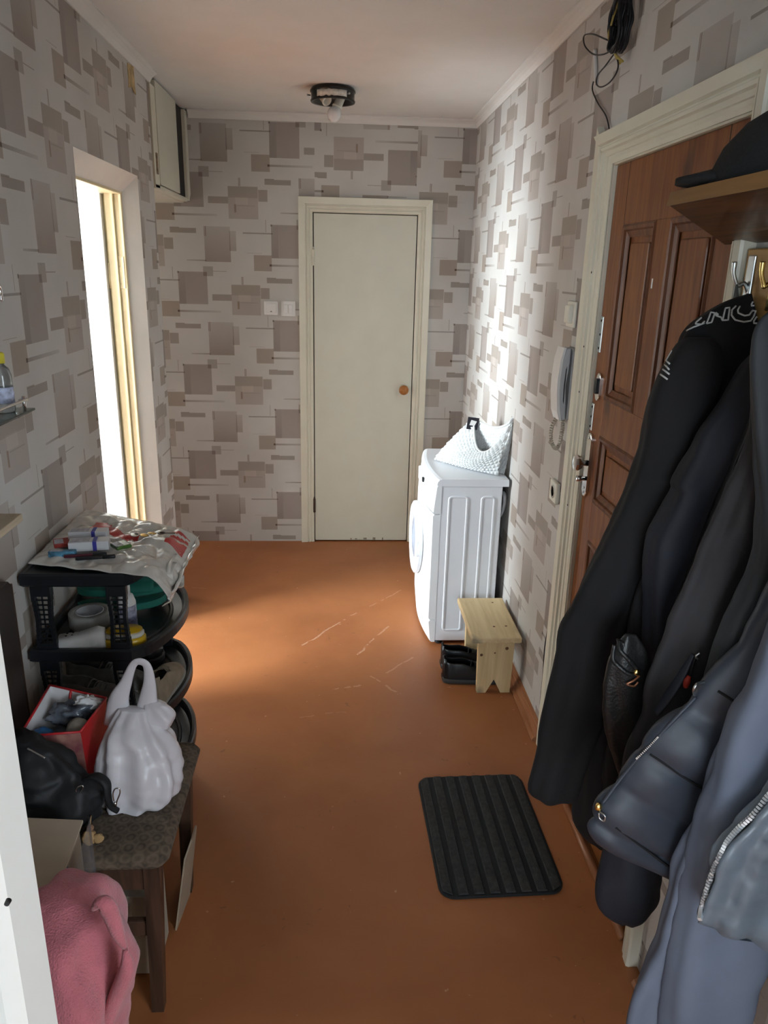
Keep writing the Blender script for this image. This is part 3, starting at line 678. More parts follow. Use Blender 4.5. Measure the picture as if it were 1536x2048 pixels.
prism('grip_slot', [(kq(0.036), 1.290), (kq(0.042), 1.300), (kq(0.046), 1.350), (kq(0.042), 1.405), (kq(0.036), 1.415), (kq(0.039), 1.350)], 2.4565, 2.4600, M_DARKIN, ic, 'y')
cp = []
base_path = cat([(R-0.034, 2.50, 1.240), (R-0.040, 2.53, 1.200), (R-0.036, 2.545, 1.155), (R-0.030, 2.52, 1.130), (R-0.026, 2.49, 1.135), (R-0.022, 2.475, 1.175), (R-0.020, 2.475, 1.215), (R-0.020, 2.48, 1.245)], 300)
for i, p in enumerate(base_path):
    tt = (base_path[min(i+1, 299)]-base_path[max(i-1, 0)]).normalized(); a = Vector((1, 0, 0)); a = (a-tt*a.dot(tt)).normalized(); b_ = tt.cross(a)
    an = i/300*2*math.pi*34; cp.append(p+(a*math.cos(an)+b_*math.sin(an))*0.0055)
tube('coiled_cord', cp, 0.0022, mat('beige_cord', (0.50, 0.45, 0.36), 0.5), ic, 5)
tube('intercom_cable', [at(1159, 705, x=R-.01), at(1157, 745, x=R-.006), at(1152, 800, x=R-.005), at(1147, 850, x=R-.004), at(1143, 900, x=R-.004), at(1137, 955, x=R-.004), at(1128, 1020, x=R-.004), at(1119, 1080, x=R-.004), at(1113, 1140, x=R-.004), at(1104, 1215, x=R-.004), at(1090, 1290, x=R-.004), at(1086, 1350, x=R-.005), at(1081, 1400, x=R-.006), at(1080, 1440, x=R-.009)],
     0.0024, M_WIRE, n=60, props=TG('thin black cable running down the wall beside the entrance casing to the floor', 'cable'))
# cable coil and loose wires near the ceiling
cc_ = at(1244, 42, x=R-0.03)
coil = thing('cable_coil', 'tangled coil of black cables hung high on the right wall, with loose wire loops', 'cables', (R, cc_.y, cc_.z-0.08))
for i in range(9):
    rr = random.Random(i); pts = []
    for k in range(15):
        a = 2*math.pi*k/14; pts.append((R-0.018-0.004*i+rr.uniform(-.003, .003), cc_.y+(0.030+0.010*rr.random())*math.cos(a)+0.006*rr.uniform(-1, 1), cc_.z-0.005+(0.058+0.012*rr.random())*math.sin(a)))
    tube('cable_loop', pts, 0.0042, M_WIRE, coil, 6, 50)
M_YWIRE = mat('yellow_cable', (0.45, 0.33, 0.08), 0.5)
for i in range(3):
    tube('yellow_strand', [(R-0.03-0.005*i, cc_.y+0.035-.01*i, cc_.z+0.05), (R-0.05, cc_.y+0.04-.004*i, cc_.z-0.02), (R-0.035, cc_.y+0.02, cc_.z-0.07), (R-0.015, cc_.y+0.012*i, cc_.z-0.095)], 0.003, M_YWIRE, coil, 6, 20)
box('junction_box', (R-0.03, R, cc_.y-0.03, cc_.y+0.03, cc_.z+0.06, H-0.042), M_WPLAST, coil, 0.004)
lw = coil
W = lambda px, py, d=0.012: at(px, py, x=R-d)
tube('wire', [W(1228, 85), W(1210, 78, .03), W(1185, 68, .035), W(1168, 72, .03), W(1170, 92, .025), W(1186, 108), W(1205, 109, .02), W(1222, 102)], 0.0022, M_WIRE, lw, 6, 50)
tube('wire', [W(1230, 105), W(1212, 130, .02), W(1196, 150, .015), W(1193, 168), W(1203, 174, .02), W(1222, 162, .03), W(1236, 135, .03), W(1232, 106, .02)], 0.0022, M_WIRE, lw, 6, 50)
tube('wire', [W(1187, 163, .006), W(1185, 180, .006), W(1195, 205, .006), W(1212, 232, .006), W(1219, 262, .006)], 0.0022, M_WIRE, lw, 6, 30)
tube('wire', [W(1228, 95), W(1217, 70, .03), W(1218, 45, .035), W(1230, 30, .03)], 0.0022, M_WIRE, lw, 6, 20)
tube('wire', [W(1189, 440, .004), W(1184, 460, .005), W(1186, 475, .005), W(1183, 490, .004)], 0.0022, M_WIRE, lw, 6, 16)
tube('wire_sleeve', [W(1190, 100, .006), W(1191, 135, .006), W(1192, 168, .006)], 0.0055, M_WPLAST, lw, 8, 10)
# glass shelf with bottle, upper bracket on the left wall
M_GLASS = mat('shelf_glass', (0.75, 0.85, 0.80), 0.05, trans=0.9, var=0.02)
g = thing('glass_shelf', 'glass shelf on a chrome bracket, on the left wall with a bottle', 'shelf', (-L, 1.70, 1.34))
bm = bmesh.new(); bm_box(bm, -L+0.012, -L+0.115, 1.30, 1.850, 1.362, 1.368, 0.002); mkbm('glass_plate', bm, M_GLASS, g)
lathe('bracket', [(0.010, 0), (0.010, 0.03), (0.007, 0.034), (0.007, 0.055), (0.009, 0.057), (0.009, 0.066), (0.0, 0.068)], (-L, 1.868, 1.346), M_CHROME, g, (1, 0, 0), 14)
tube('guard_rail', [(-L+0.10, 1.30, 1.395), (-L+0.112, 1.74, 1.395), (-L+0.108, 1.825, 1.392), (-L+0.08, 1.850, 1.385)], 0.0035, M_CHROME, g, 8, 24)
lathe('rail_post', [(0.004, 0), (0.004, 0.035), (0, 0.036)], (-L+0.104, 1.815, 1.366), M_CHROME, g, (0, 0, 1), 10)
bt = thing('spray_bottle', 'clear bottle with yellow cap standing on the glass shelf', 'bottle', (-L+0.070, 1.790, 1.368))
bc = Vector((-L+0.070, 1.790, 1.3685))
lathe('bottle_body', [(0.020, 0), (0.0225, 0.003), (0.0225, 0.085), (0.018, 0.100), (0.010, 0.108), (0.010, 0.114), (0, 0.114)], bc, mat('clear_bottle', (0.8, 0.84, 0.84), 0.08, trans=0.85, var=0.02), bt, seg=20)
lathe('bottle_label', [(0.0229, 0.022), (0.0229, 0.058)], bc, mat('blue_white_label', (0.55, 0.60, 0.78), 0.5, var=0.5, vscale=60), bt, seg=20)
lathe('bottle_cap', [(0.0125, 0.112), (0.0125, 0.132), (0.010, 0.136), (0, 0.137)], bc, mat('yellow_plastic', (0.75, 0.66, 0.06), 0.4), bt, seg=18)
t = thing('rail_bracket', 'small chrome rail bracket high on the left wall', 'bracket', (-L, 1.90, 1.62))
lathe('post', [(0.010, 0), (0.010, 0.012), (0.005, 0.016), (0.005, 0.045), (0, 0.046)], (-L, 1.905, 1.628), M_CHROME, t, (1, 0, 0), 12)
tube('arm', [(-L+0.043, 1.907, 1.612), (-L+0.043, 1.905, 1.645), (-L+0.043, 1.86, 1.652)], 0.005, M_CHROME, t, 8, 16)
bd = thing('wall_board', 'beige board shelf sticking out from the left wall', 'shelf', (-L, 1.60, 1.13))
box('board', (-L, -L+0.105, 1.30, 1.725, 1.122, 1.140), wood('beige_veneer', (0.50, 0.40, 0.27), (0.60, 0.49, 0.34), 8, 2, 0.5, 1), bd, 0.002)
box('cleat', (-L, -L+0.02, 1.35, 1.68, 1.090, 1.122), M_STOOL, bd, 0.002)
dp = thing('leaning_plank', 'tall dark wooden board leaning on the left wall beside the rack', 'plank', (-L+0.02, 1.65, 0))
prism('board', [(1.42, 0.0), (1.775, 0.0), (1.780, 0.935), (1.765, 0.950), (1.42, 0.965)], -L+0.010, -L+0.032, mat('dark_brown_laminate', (0.035, 0.026, 0.022), 0.5), dp, 'x', 0.002)
prism('edge_strip', [(1.776, 0.0), (1.781, 0.0), (1.786, 0.935), (1.781, 0.937)], -L+0.010, -L+0.032, M_BENCHW, dp, 'x')
# ================================================================ WASHING MACHINE
WX0, WX1, WY0, WY1, WZ = 0.432, 0.742, 3.205, 3.800, 0.822
wm = thing('washing_machine', 'white slim front-loading washing machine against the right wall', 'washing machine', (0.59, 3.5, 0))
def bow(y): t = (y-(WY0+WY1)/2)/((WY1-WY0)/2); return -0.030*(1-t*t)
bm = bmesh.new(); bm_box(bm, WX0+0.030, WX1, WY0, WY1, 0.022, WZ-0.032, 0.006)
body = mkbm('body', bm, M_APPL, wm)
def emboss(x0, x1, z0, z1):
    V = []; F = []; n = 0
    out = [(x0, z0), (x1, z0), (x1, z1), (x0, z1)]; r = 0.018
    def rr(ins, n=5):
        P = []
        for cx_, cz_, a0 in ((x1-r, z0+r, -90), (x1-r, z1-r, 0), (x0+r, z1-r, 90), (x0+r, z0+r, 180)):
            for i in range(n+1):
                a = math.radians(a0+90*i/n); q = max(r-ins, 0.002); P.append((cx_+q*math.cos(a), cz_+q*math.sin(a)))
        return P
    rings = []
    for ins, h in ((0, 0.0), (0.003, 0.0035), (0.008, 0.0035), (0.011, 0.0008)):
        rings.append([Vector((a, WY0-h, b)) for a, b in rr(ins)])
    loft('pressed_panel', rings, M_APPL, wm, False, True, False)
emboss(0.497, 0.590, 0.075, 0.745); emboss(0.645, 0.712, 0.075, 0.745)
# bowed front
NY = 16
def front_part(name, z0, z1, dx, m, over=0.0, lean=0.0, bev=0.006):
    rings = []
    for z, ins in ((z0, bev), (z0+bev, 0), (z1-bev, 0), (z1, bev)):
        rg = []
        for i in range(NY+1):
            y = WY0-over+(WY1-WY0+2*over)*i/NY; rg.append(Vector((WX0+bow(y)+dx+ins+lean*(z-z0), y, z)))
        rg.append(Vector((WX0+0.034, WY1+over, z))); rg.append(Vector((WX0+0.034, WY0-over, z)))
        rings.append(rg)
    return loft(name, rings, m, wm, True, True, False)
front_part('front_panel', 0.135, 0.655, 0.0, M_APPLP, 0.001)
front_part('plinth', 0.018, 0.130, 0.012, M_APPLP, 0.001, -0.1)
cpn = front_part('control_panel', 0.660, WZ-0.030, 0.0, M_APPLP, 0.002, 0.10)
# top with rounded front edge
rings = []
for d, z in ((0.004, WZ-0.032), (0.0, WZ-0.026), (0.002, WZ-0.014), (0.010, WZ-0.004), (0.024, WZ)):
    rg = []
    for i in range(NY+1):
        y = WY0-0.004+(WY1-WY0+0.008)*i/NY; rg.append(Vector((WX0+bow(y)+0.012+d, y, z)))
    rg.append(Vector((WX1+0.026-d*0.1, WY1+0.004, z))); rg.append(Vector((WX1+0.026-d*0.1, WY0-0.004, z)))
    rings.append(rg)
loft('top_panel', rings, M_APPL, wm, True, True, False)
lathe('program_knob', [(0.026, 0), (0.026, 0.010), (0.022, 0.014), (0.020, 0.024), (0.017, 0.026), (0, 0.026)], (WX0+bow(3.37)+0.012, 3.37, 0.735), M_APPLP, wm, (-1, 0, 0.1), 24)
box('display', (WX0-0.028, WX0-0.010, 3.43, 3.455, 0.745, 0.765), M_DARKIN, wm, 0.002)
box('detergent_drawer', (WX0+bow(3.70)-0.002, WX0+0.02, 3.555, 3.70, 0.690, 0.760), M_APPLP, wm, 0.006)
dr = lathe('door_ring', [(0.175, 0.0), (0.182, 0.012), (0.180, 0.026), (0.165, 0.034), (0.140, 0.034), (0.125, 0.024), (0.120, 0.010)], (WX0-0.024, 3.515, 0.440), M_APPLP, wm, (-1, 0, 0), 48)
lathe('door_glass', [(0.128, 0.014), (0.120, 0.022), (0.08, 0.030), (0.0, 0.034)], (WX0-0.024, 3.515, 0.440), mat('smoky_door_plastic', (0.40, 0.44, 0.52), 0.15, var=0.05), dr, (-1, 0, 0), 36)
box('door_handle', (WX0-0.060, WX0-0.045, 3.335, 3.365, 0.40, 0.48), M_APPLP, dr, 0.005)
prism('energy_sticker', [(3.285, 0.50), (3.318, 0.50), (3.330, 0.60), (3.300, 0.62), (3.285, 0.60)], WX0-0.014, WX0-0.0115, mat('blue_sticker', (0.12, 0.25, 0.60), 0.4, var=0.2), wm, 'x')
for x, y in ((0.49, 3.24), (0.70, 3.24), (0.49, 3.76), (0.70, 3.76)): lathe('foot', [(0.018, 0), (0.020, 0.006), (0.014, 0.010), (0.010, 0.024), (0, 0.024)], (x, y, 0), M_BLACKP, wm, seg=14)
tube('drain_hose', [(WX1-0.002, 3.30, 0.60), (WX1+0.016, 3.27, 0.64), (WX1+0.022, 3.25, 0.70), (WX1+0.020, 3.27, 0.74), (WX1+0.012, 3.35, 0.72)], 0.008, M_GREYP, wm, 8, 24)
# ================================================================ KNITTED BAG
kb = thing('knitted_bag', 'white bobble-knit handbag slumped on top of the washing machine', 'bag', (0.64, 3.45, WZ))
M_KNIT = mat('white_knit', (0.70, 0.71, 0.70), 0.85, var=0.06, vscale=40, sheen=0.2)
kl, kr = at(877, 917, z=WZ+0.004), at(1008, 949, z=WZ+0.004); kr.x = min(kr.x, 0.752)
tl, tr = at(945, 834, y=3.50), at(1029, 836, x=0.748)
tr.y = 3.27; tr = at(1029, 836, y=3.27)
tl2 = at(947, 836, y=3.49); dip = at(955, 868, y=3.45)
ax_ = (kr-kl).normalized(); nrm_ = Vector((-ax_.y, ax_.x, 0)).normalized()
if nrm_.y > 0: nrm_ = -nrm_
# front sheet as a grid, corners: bottom-left, bottom-right, top-right peak, top-left peak with a scooped opening
def knit_sheet(name, off, lift, rim):
    NU, NV = 144, 96; V = []; F = []
    for j in range(NV+1):
        v = j/NV
        for i in range(NU+1):
            u = i/NU
            bl = kl.lerp(kr, u); tlp = tl2.lerp(tr, u)
            scoop = 0.150*math.sin(math.pi*min(max((u-0.03)/0.94, 0), 1)**1.15)**0.7*lift
            tp = tlp+Vector((0, 0, -scoop))
            p = bl.lerp(tp, v)
            belly = 0.050*math.sin(math.pi*v**0.8)*math.sin(math.pi*(0.1+0.8*u))+0.03*(1-v)+(0.075 if off > 0 else 0.03)*v**2*math.sin(math.pi*u)
            p = p+nrm_*(belly*off)
            bu, bv = u*20, v*13; row_ = int(bv); bu += 0.5*(row_ % 2)
            d = math.hypot((bu % 1)-0.5, (bv % 1)-0.5); p = p+nrm_*(off*0.0115*max(0, 1-(d/0.52)**2))
            V.append(p)
    for j in range(NV):
        for i in range(NU): a = j*(NU+1)+i; F.append((a, a+1, a+NU+2, a+NU+1))
    o = mk(name, V, F, M_KNIT, kb, True, mods=[('SOLIDIFY', dict(thickness=0.004, offset=0))])
    return o, [V[NV*(NU+1)+i] for i in range(0, NU+1, 2)]
fo, ftop = knit_sheet('front_side', 1.0, 1.0, True)
bo, btop = knit_sheet('back_side', -0.35, 0.30, True)
tube('rim', ftop, 0.0055, M_KNIT, kb, 8); tube('rim', btop, 0.0055, M_KNIT, kb, 8)
q0 = at(932, 848, y=3.475); q1 = at(958, 846, y=3.47)
def strap_box(px0, px1, py0, py1, yy):
    return [at(px0, py0, y=yy), at(px1, py0+3, y=yy), at(px1-5, py1+2, y=yy), at(px0-4, py1, y=yy)]
M_STRAP = mat('dark_strap', (0.012, 0.010, 0.018), 0.6)
V = strap_box(937, 959, 834, 858, 3.452); V += [v+Vector((0, 0.008, 0)) for v in V]
mk('strap_tab', V, [(0, 1, 2, 3), (4, 5, 6, 7), (0, 1, 5, 4), (1, 2, 6, 5), (2, 3, 7, 6), (3, 0, 4, 7)], M_STRAP, kb)
V = strap_box(943, 954, 840, 850, 3.450); V += [v+Vector((0, 0.004, 0)) for v in V]
mk('strap_eyelet', V, [(0, 1, 2, 3), (4, 5, 6, 7), (0, 1, 5, 4), (1, 2, 6, 5), (2, 3, 7, 6), (3, 0, 4, 7)], M_WPLAST, kb)
# ================================================================ WOODEN STOOL
st = thing('wooden_stool', 'small raw pine step stool in front of the washing machine', 'stool', (0.66, 2.95, 0))
box('seat', (0.553, 0.762, 2.742, 3.140, 0.250, 0.277), M_STOOL, st, 0.006)
for y0 in (2.775, 3.080):
    prism('leg', [(0.594, 0), (0.632, 0), (0.664, 0.068), (0.696, 0), (0.736, 0), (0.742, 0.2505), (0.588, 0.2505)], y0, y0+0.026, M_STOOLV, st, 'y', 0.0015)
box('stretcher', (0.640, 0.690, 2.801, 3.080, 0.195, 0.240), M_STOOL, st, 0.002)
M_KNOT = mat('pine_knot', (0.16, 0.07, 0.025), 0.6, var=0.3)
for px, py, pl, r in ((963, 1310, 'y', .007), (1014, 1297, 'y', .008), (990, 1306, 'y', .004), (988, 1253, 'z', .006), (1012, 1252, 'z', .006), (985, 1205, 'z', .005)):
    q = at(px, py, y=2.775) if pl == 'y' else at(px, py, z=0.277)
    lathe('knot', [(r, -0.001), (r*0.9, 0.0004), (0, 0.0005)], q, M_KNOT, st, (0, -1, 0) if pl == 'y' else (0, 0, 1), 12)
# ================================================================ SHOES
M_SHOE = mat('black_shoe_leather', (0.012, 0.012, 0.013), 0.28, var=0.2, vscale=20, bump=0.2, bscale=60)
M_SOLE = mat('dark_rubber_sole', (0.035, 0.032, 0.030), 0.7)
def shoe(name, label, cat_, pos, ang, Ls=0.28, W_=0.10, Hh=0.085, m=None, ms=None, group=None, laces=True, toe=1.0):
    m = m or M_SHOE; ms = ms or M_SOLE
    t = thing(name, label, cat_, pos, group); Mx = Matrix.Translation(pos) @ Matrix.Rotation(ang, 4, 'Z')
    def hw(s): return W_/2*(0.62+0.20*math.sin(math.pi*min(s/0.4, 1)*0.5)+0.22*math.exp(-((s-0.68)/0.22)**2))*(1-max(0, (s-0.80)/0.20)**2.4*0.98)**0.5*(1-max(0, (0.08-s)/0.08)**2*0.6)**0.5
    def top(s): return Hh*(1.0-0.30*min(max((s-0.30)/0.30, 0), 1)-0.36*min(max((s-0.60)/0.4, 0), 1)**1.3+0.12*max(0, (0.15-s)/0.15))
    def gap(s): return 0.60 if s < 0.42 else max(0.0, 0.60*(1-(s-0.42)/0.10))
    rings = []; NS = 30; NA = 20
    V = []; F = []
    for i in range(NS+1):
        s = 0.0+i/NS; w_ = max(hw(s), 0.004); tp = top(s); g_ = gap(s)
        for j in range(NA+1):
            a = math.pi*(j/NA); # 0 left bottom .. pi right bottom
            k = j/NA
            lim = math.pi*0.5*(1-g_)
            ang_ = lim*(k/0.5) if k <= 0.5 else math.pi-lim*((1-k)/0.5)
            y = -w_*math.copysign(abs(math.cos(ang_))**0.7, math.cos(ang_)); z = 0.018+(tp-0.018)*math.sin(ang_)**0.75 if math.sin(ang_) > 0 else 0.018
            if g_ > 0: z = 0.018+(tp-0.018)*(min(k, 1-k)/0.5)**0.7; y = -w_*(1 if k <= 0.5 else -1)*(1-0.30*(min(k, 1-k)/0.5)**2)*(1 if g_ >= 0.6 else 1)
            if 0 < g_ < 0.6:
                f = g_/0.6; a2 = math.pi*k; y2 = -w_*math.copysign(abs(math.cos(a2))**0.7, math.cos(a2)); z2 = 0.018+(tp-0.018)*max(math.sin(a2), 0)**0.75
                y = y*f+y2*(1-f); z = z*f+z2*(1-f)
            V.append(Mx @ Vector((s*Ls, y, z)))
    for i in range(NS):
        for j in range(NA):
            if j == NA//2 - 0 and gap((i+1)/NS) >= 0.6: pass
            a = i*(NA+1)+j
            if gap((i+0.5)/NS) > 0.05 and j in (NA//2-1, NA//2) and False: continue
            F.append((a, a+1, a+NA+2, a+NA+1))
    # open the collar: drop the strip across the top while the gap is wide
    F2 = []
    for i in range(NS):
        for j in range(NA):
            a = i*(NA+1)+j
            if gap((i+1)/NS) > 0.0 and j in (NA//2-1, NA//2): continue
            F2.append((a, a+1, a+NA+2, a+NA+1))
    mk('upper', V, F2, m, t, True, mods=[('SOLIDIFY', dict(thickness=0.005, offset=-1)), ('SUBSURF', dict(levels=1, render_levels=1))])
    ro = []
    for z, e in ((0.0, 0.0), (0.004, 0.004), (0.018, 0.006), (0.022, 0.003)):
        rg = [Mx @ Vector((s*Ls*1.0-e*0.3+(0 if s < 0.5 else e*0.6), -(max(hw(s), 0.003)+e), z)) for s in [k/24 for k in range(25)]]
        rg += [Mx @ Vector((s*Ls*1.0-e*0.3+(0 if s < 0.5 else e*0.6), (max(hw(s), 0.003)+e), z)) for s in [k/24 for k in range(24, -1, -1)]]
        ro.append(rg)
    loft('sole', ro, ms, t)
    # heel counter closes the back
    NB = 10; V = []; F = []
    for k in range(NB+1):
        a = -math.pi/2+math.pi*k/NB; w0 = hw(0.02)
        for z in (0.018, top(0.02)*0.55, top(0.02)*1.02):
            V.append(Mx @ Vector((0.012-0.012*math.cos(a)*(1.0 if z < 0.03 else 0.9), w0*math.sin(a)*(1 if z < 0.05 else 0.82), z)))
    for k in range(NB):
        for j in range(2): F.append((k*3+j, k*3+j+1, k*3+4+j, k*3+3+j))
    mk('heel', V, F, m, t, True, mods=[('SOLIDIFY', dict(thickness=0.005, offset=0))])
    V = []
    ins = [Mx @ Vector((s*Ls, sg*hw(s)*0.85, 0.026)) for sg in (-1, 1) for s in ([k/12 for k in range(1, 9)] if sg < 0 else [k/12 for k in range(8, 0, -1)])]
    mk('insole', ins, [tuple(range(len(ins)))], mat('grey_insole', (0.06, 0.06, 0.06), 0.9), t)
    if laces:
        for s in (0.44, 0.50, 0.56, 0.62):
            w_ = hw(s)*0.52; z = top(s)
            tube('lace', [Mx @ Vector((s*Ls-0.008, -w_, z*0.90)), Mx @ Vector((s*Ls, 0, z+0.005)), Mx @ Vector((s*Ls+0.008, w_, z*0.90))], 0.0024, m, t, 6, 10)
    return t
shoe('black_shoe', 'black leather lace-up shoe under the pine stool, nearer one', 'shoe', (0.462, 2.885, 0), 0.03, 0.285, 0.100, 0.098, group='black shoes under the stool')
shoe('black_shoe', 'black leather lace-up shoe under the pine stool, the one towards the washing machine', 'shoe', (0.470, 3.005, 0), 0.02, 0.285, 0.100, 0.098, group='black shoes under the stool')
# ================================================================ DOORMAT
mt = thing('doormat', 'dark grey ribbed rubber doormat with rounded corners on the floor', 'doormat', (0.475, 1.955, 0))
M_MAT = mat('doormat_pile', (0.034, 0.034, 0.033), 0.95, var=0.35, vscale=60, bump=0.8, bscale=260)
M_MATR = mat('doormat_rubber', (0.008, 0.009, 0.010), 0.8)
mr = Matrix.Translation((0.475, 1.955, 0)) @ Matrix.Rotation(0.026, 4, 'Z')
hx, hy, rc = 0.184, 0.268, 0.045
def rrect(hx, hy, r, n=8):
    P = []
    for cx_, cy_, a0 in ((hx-r, hy-r, 0), (-hx+r, hy-r, 90), (-hx+r, -hy+r, 180), (hx-r, -hy+r, 270)):
        for i in range(n+1): a = math.radians(a0+90*i/n); P.append((cx_+r*math.cos(a), cy_+r*math.sin(a)))
    return P
loft('backing', [[mr @ Vector((a, b, z)) for a, b in rrect(hx-i_, hy-i_, rc)] for z, i_ in ((0.0, 0), (0.005, 0), (0.007, 0.003))], M_MATR, mt, smooth=False)
NR = 8; pitch = 2*hx/NR
for i in range(NR):
    xc = -hx+pitch*(i+0.5); w2 = pitch*0.33
    def ylim(x):
        e = max(0, abs(x)-(hx-rc)); return hy-rc+math.sqrt(max(rc*rc-e*e, 0))-0.008
    V = []; F = []; NJ = 26
    prof = [(-w2, 0.006), (-w2*0.8, 0.0125), (0, 0.0135), (w2*0.8, 0.0125), (w2, 0.006)]
    for j in range(NJ+1):
        for a, z in prof:
            yl = ylim(xc+a); V.append(mr @ Vector((xc+a, -yl+2*yl*j/NJ, z+0.0012*noise.noise(Vector((xc*40+a*50, j*0.6, 0))))))
    for j in range(NJ):
        for k in range(4): F.append((j*5+k, j*5+k+1, j*5+k+6, j*5+k+5))
    F += [tuple(range(5)), tuple(NJ*5+k for k in range(5))]
    mk('pile_rib', V, F, M_MAT, mt)
# ================================================================ SHOE RACK
rk = thing('shoe_rack', 'black plastic four-tier shoe rack standing along the left wall', 'shoe rack', (-0.68, 2.15, 0))
RY0, RY1, RXB, RXF = 1.872, 2.380, -0.832, -0.560
def tray_outline(ins, bowamt=0.100, n=22):
    P = [(RXB+ins, RY0+ins)]
    for i in range(n+1):
        y = RY0+ins+(RY1-RY0-2*ins)*i/n; t = i/n; P.append((RXF-ins+bowamt*math.sin(math.pi*t)**0.6, y))
    P.append((RXB+ins, RY1-ins)); return P
TZ = [0.245, 0.470, 0.695, 0.918]
for z in TZ:
    rr_ = []
    for ins, dz in ((0.006, -0.032), (0.0, -0.026), (0.0, 0.0), (0.004, 0.006), (0.012, 0.006), (0.016, 0.0), (0.020, -0.016), (0.045, -0.020), (0.048, -0.016), (0.054, -0.016), (0.058, -0.020)):
        if z == TZ[3] and ins > 0.012: dz = 0.004
        rr_.append([Vector((a, b, z+dz)) for a, b in (tray_outline(ins) if z < 0.9 else [(x_, RY0+(y_-RY0)*0.82) for x_, y_ in tray_outline(ins, 0.055)])])
    loft('tier', rr_, M_BLACKP, rk, True, True, False)
def rack_leg(x0, x1, y0, z0, z1):
    cx_ = (x0+x1)/2; hw = (x1-x0)/2
    NRW = 10; za, zb = z0+0.030, z1-0.035; bm = bmesh.new()
    bm_box(bm, x0, x1, y0, y0+0.020, z0, za+0.002, 0.002); bm_box(bm, x0, x1, y0, y0+0.020, zb-0.002, z1, 0.002)
    for i in range(NRW):
        f0, f1 = i/NRW, (i+1)/NRW; a, b = za+(zb-za)*f0, za+(zb-za)*f1; h0 = hw*(0.80+0.20*abs(f0+f1-1)**1.5)
        for sg in (-1, 1):
            bm_box(bm, cx_+sg*(h0-0.009), cx_+sg*h0, y0, y0+0.016, a-0.001, b+0.001)
        bm_box(bm, cx_-0.0018, cx_+0.0018, y0+0.006, y0+0.010, a, b)
        bm_box(bm, cx_-h0, cx_+h0, y0+0.006, y0+0.010, b-0.0018, b+0.0018)
    mkbm('leg', bm, M_BLACKP, rk)
for k in range(4):
    z1 = TZ[k]-0.026; z0 = 0.0 if k == 0 else TZ[k-1]-0.010
    for x0, x1 in ((-0.812, -0.758), (-0.616, -0.562)):
        for y0 in (RY0+0.008, (RY0+(RY1-RY0)*0.82 if k == 3 else RY1)-0.030): rack_leg(x0, x1, y0, z0, z1)
# ---- shopping bag lying on the rack
ZT = 0.926
pb = thing('shopping_bag', 'crumpled silvery white plastic shopping bag with red logo on top of the rack', 'plastic bag', (-0.64, 2.1, ZT))
M_PBAG = mat('white_shopping_plastic', (0.70, 0.67, 0.62), 0.2, var=0.08, vscale=12, bump=0.6, bscale=28)
M_PRED = mat('red_print', (0.55, 0.05, 0.045), 0.3, var=0.1)
c00, c10, c11, c01 = Vector((-0.826, 1.925, ZT)), Vector((-0.440, 1.825, ZT)), Vector((-0.425, 2.185, ZT)), Vector((-0.826, 2.405, ZT))
NU = 70; V = []; F = []; FM = []
for j in range(NU+1):
    for i in range(NU+1):
        u, v = i/NU, j/NU; p = c00.lerp(c10, u).lerp(c01.lerp(c11, u), v)
        cr = abs(noise.noise(p*9))*0.022+abs(noise.noise(p*20+Vector((3, 0, 0))))*0.016+noise.noise(p*48)*0.004
        ed = min(u, v, 1-u, 1-v); p.z += 0.004+cr*min(1, ed*6+0.25)
        if u > 0.86: p.z -= 0.055*((u-0.86)/0.14)**1.6*(0.3+0.7*(1-v))
        p.x += 0.008*noise.noise(Vector((v*9, 1, 0)))*(u > 0.97); V.append(p)
def swoosh(u, v):
    if 0.20 < u < 0.62 and 0.50 < v < 0.80:
        c = 0.60+0.30*((u-0.50)/0.3)**2*(1 if u < 0.5 else 0.5); return abs(v-c) < 0.055*(1-abs(u-0.38)/0.30)+0.02 or (u < 0.34 and 0.56 < v < 0.78 and (u-0.20) < (v-0.5)*0.6)
    return False
for j in range(NU):
    for i in range(NU):
        a = j*(NU+1)+i; F.append((a, a+1, a+NU+2, a+NU+1)); u, v = (i+.5)/NU, (j+.5)/NU
        logo = 0.84 < u < 0.97 and 0.55 < v < 0.86
        wl = logo and (abs((v-0.55)/0.31-0.35-0.3*(u-0.84)/0.13) < 0.05 or abs((v-0.55)/0.31-0.72-0.2*(u-0.84)/0.13) < 0.05)
        FM.append(1 if (swoosh(u, v) or (logo and not wl)) else 0)
mk('sheet', V, F, None, pb, True, mats=[M_PBAG, M_PRED], fm=FM, mods=[('SOLIDIFY', dict(thickness=0.002, offset=-1))])
V = []; F = []          # hanging folded edge
NV = 8
for i in range(41):
    v = i/40; p = c10.lerp(c11, v); p.z -= 0.055*(0.3+0.7*(1-v))-0.006
    for k in range(NV+1):
        t = k/NV; V.append(p+Vector((0.006-0.022*t*t+0.012*noise.noise(Vector((v*7, t*3, 2))), 0, 0.004-(0.028+0.020*math.sin(v*9))*t)))
for i in range(40):
    for k in range(NV): a = i*(NV+1)+k; F.append((a, a+1, a+NV+2, a+NV+1))
mk('folded_edge', V, F, M_PBAG, pb, True, mods=[('SOLIDIFY', dict(thickness=0.002, offset=0))])
hx_ = lambda px, py: at(px, py, x=-0.452)
tube('handle', [hx_(352, 1108), hx_(340, 1128), hx_(338, 1150), hx_(350, 1160), hx_(362, 1150), hx_(366, 1128), hx_(358, 1106)], [0.004, 0.006, 0.004], M_PBAG, pb, 8, 30, flat=0.35)
tube('handle', [hx_(345, 1125), hx_(337, 1150), hx_(345, 1172), hx_(358, 1172), hx_(360, 1150)], [0.012, 0.016, 0.012], M_PBAG, pb, 8, 20, flat=0.2)
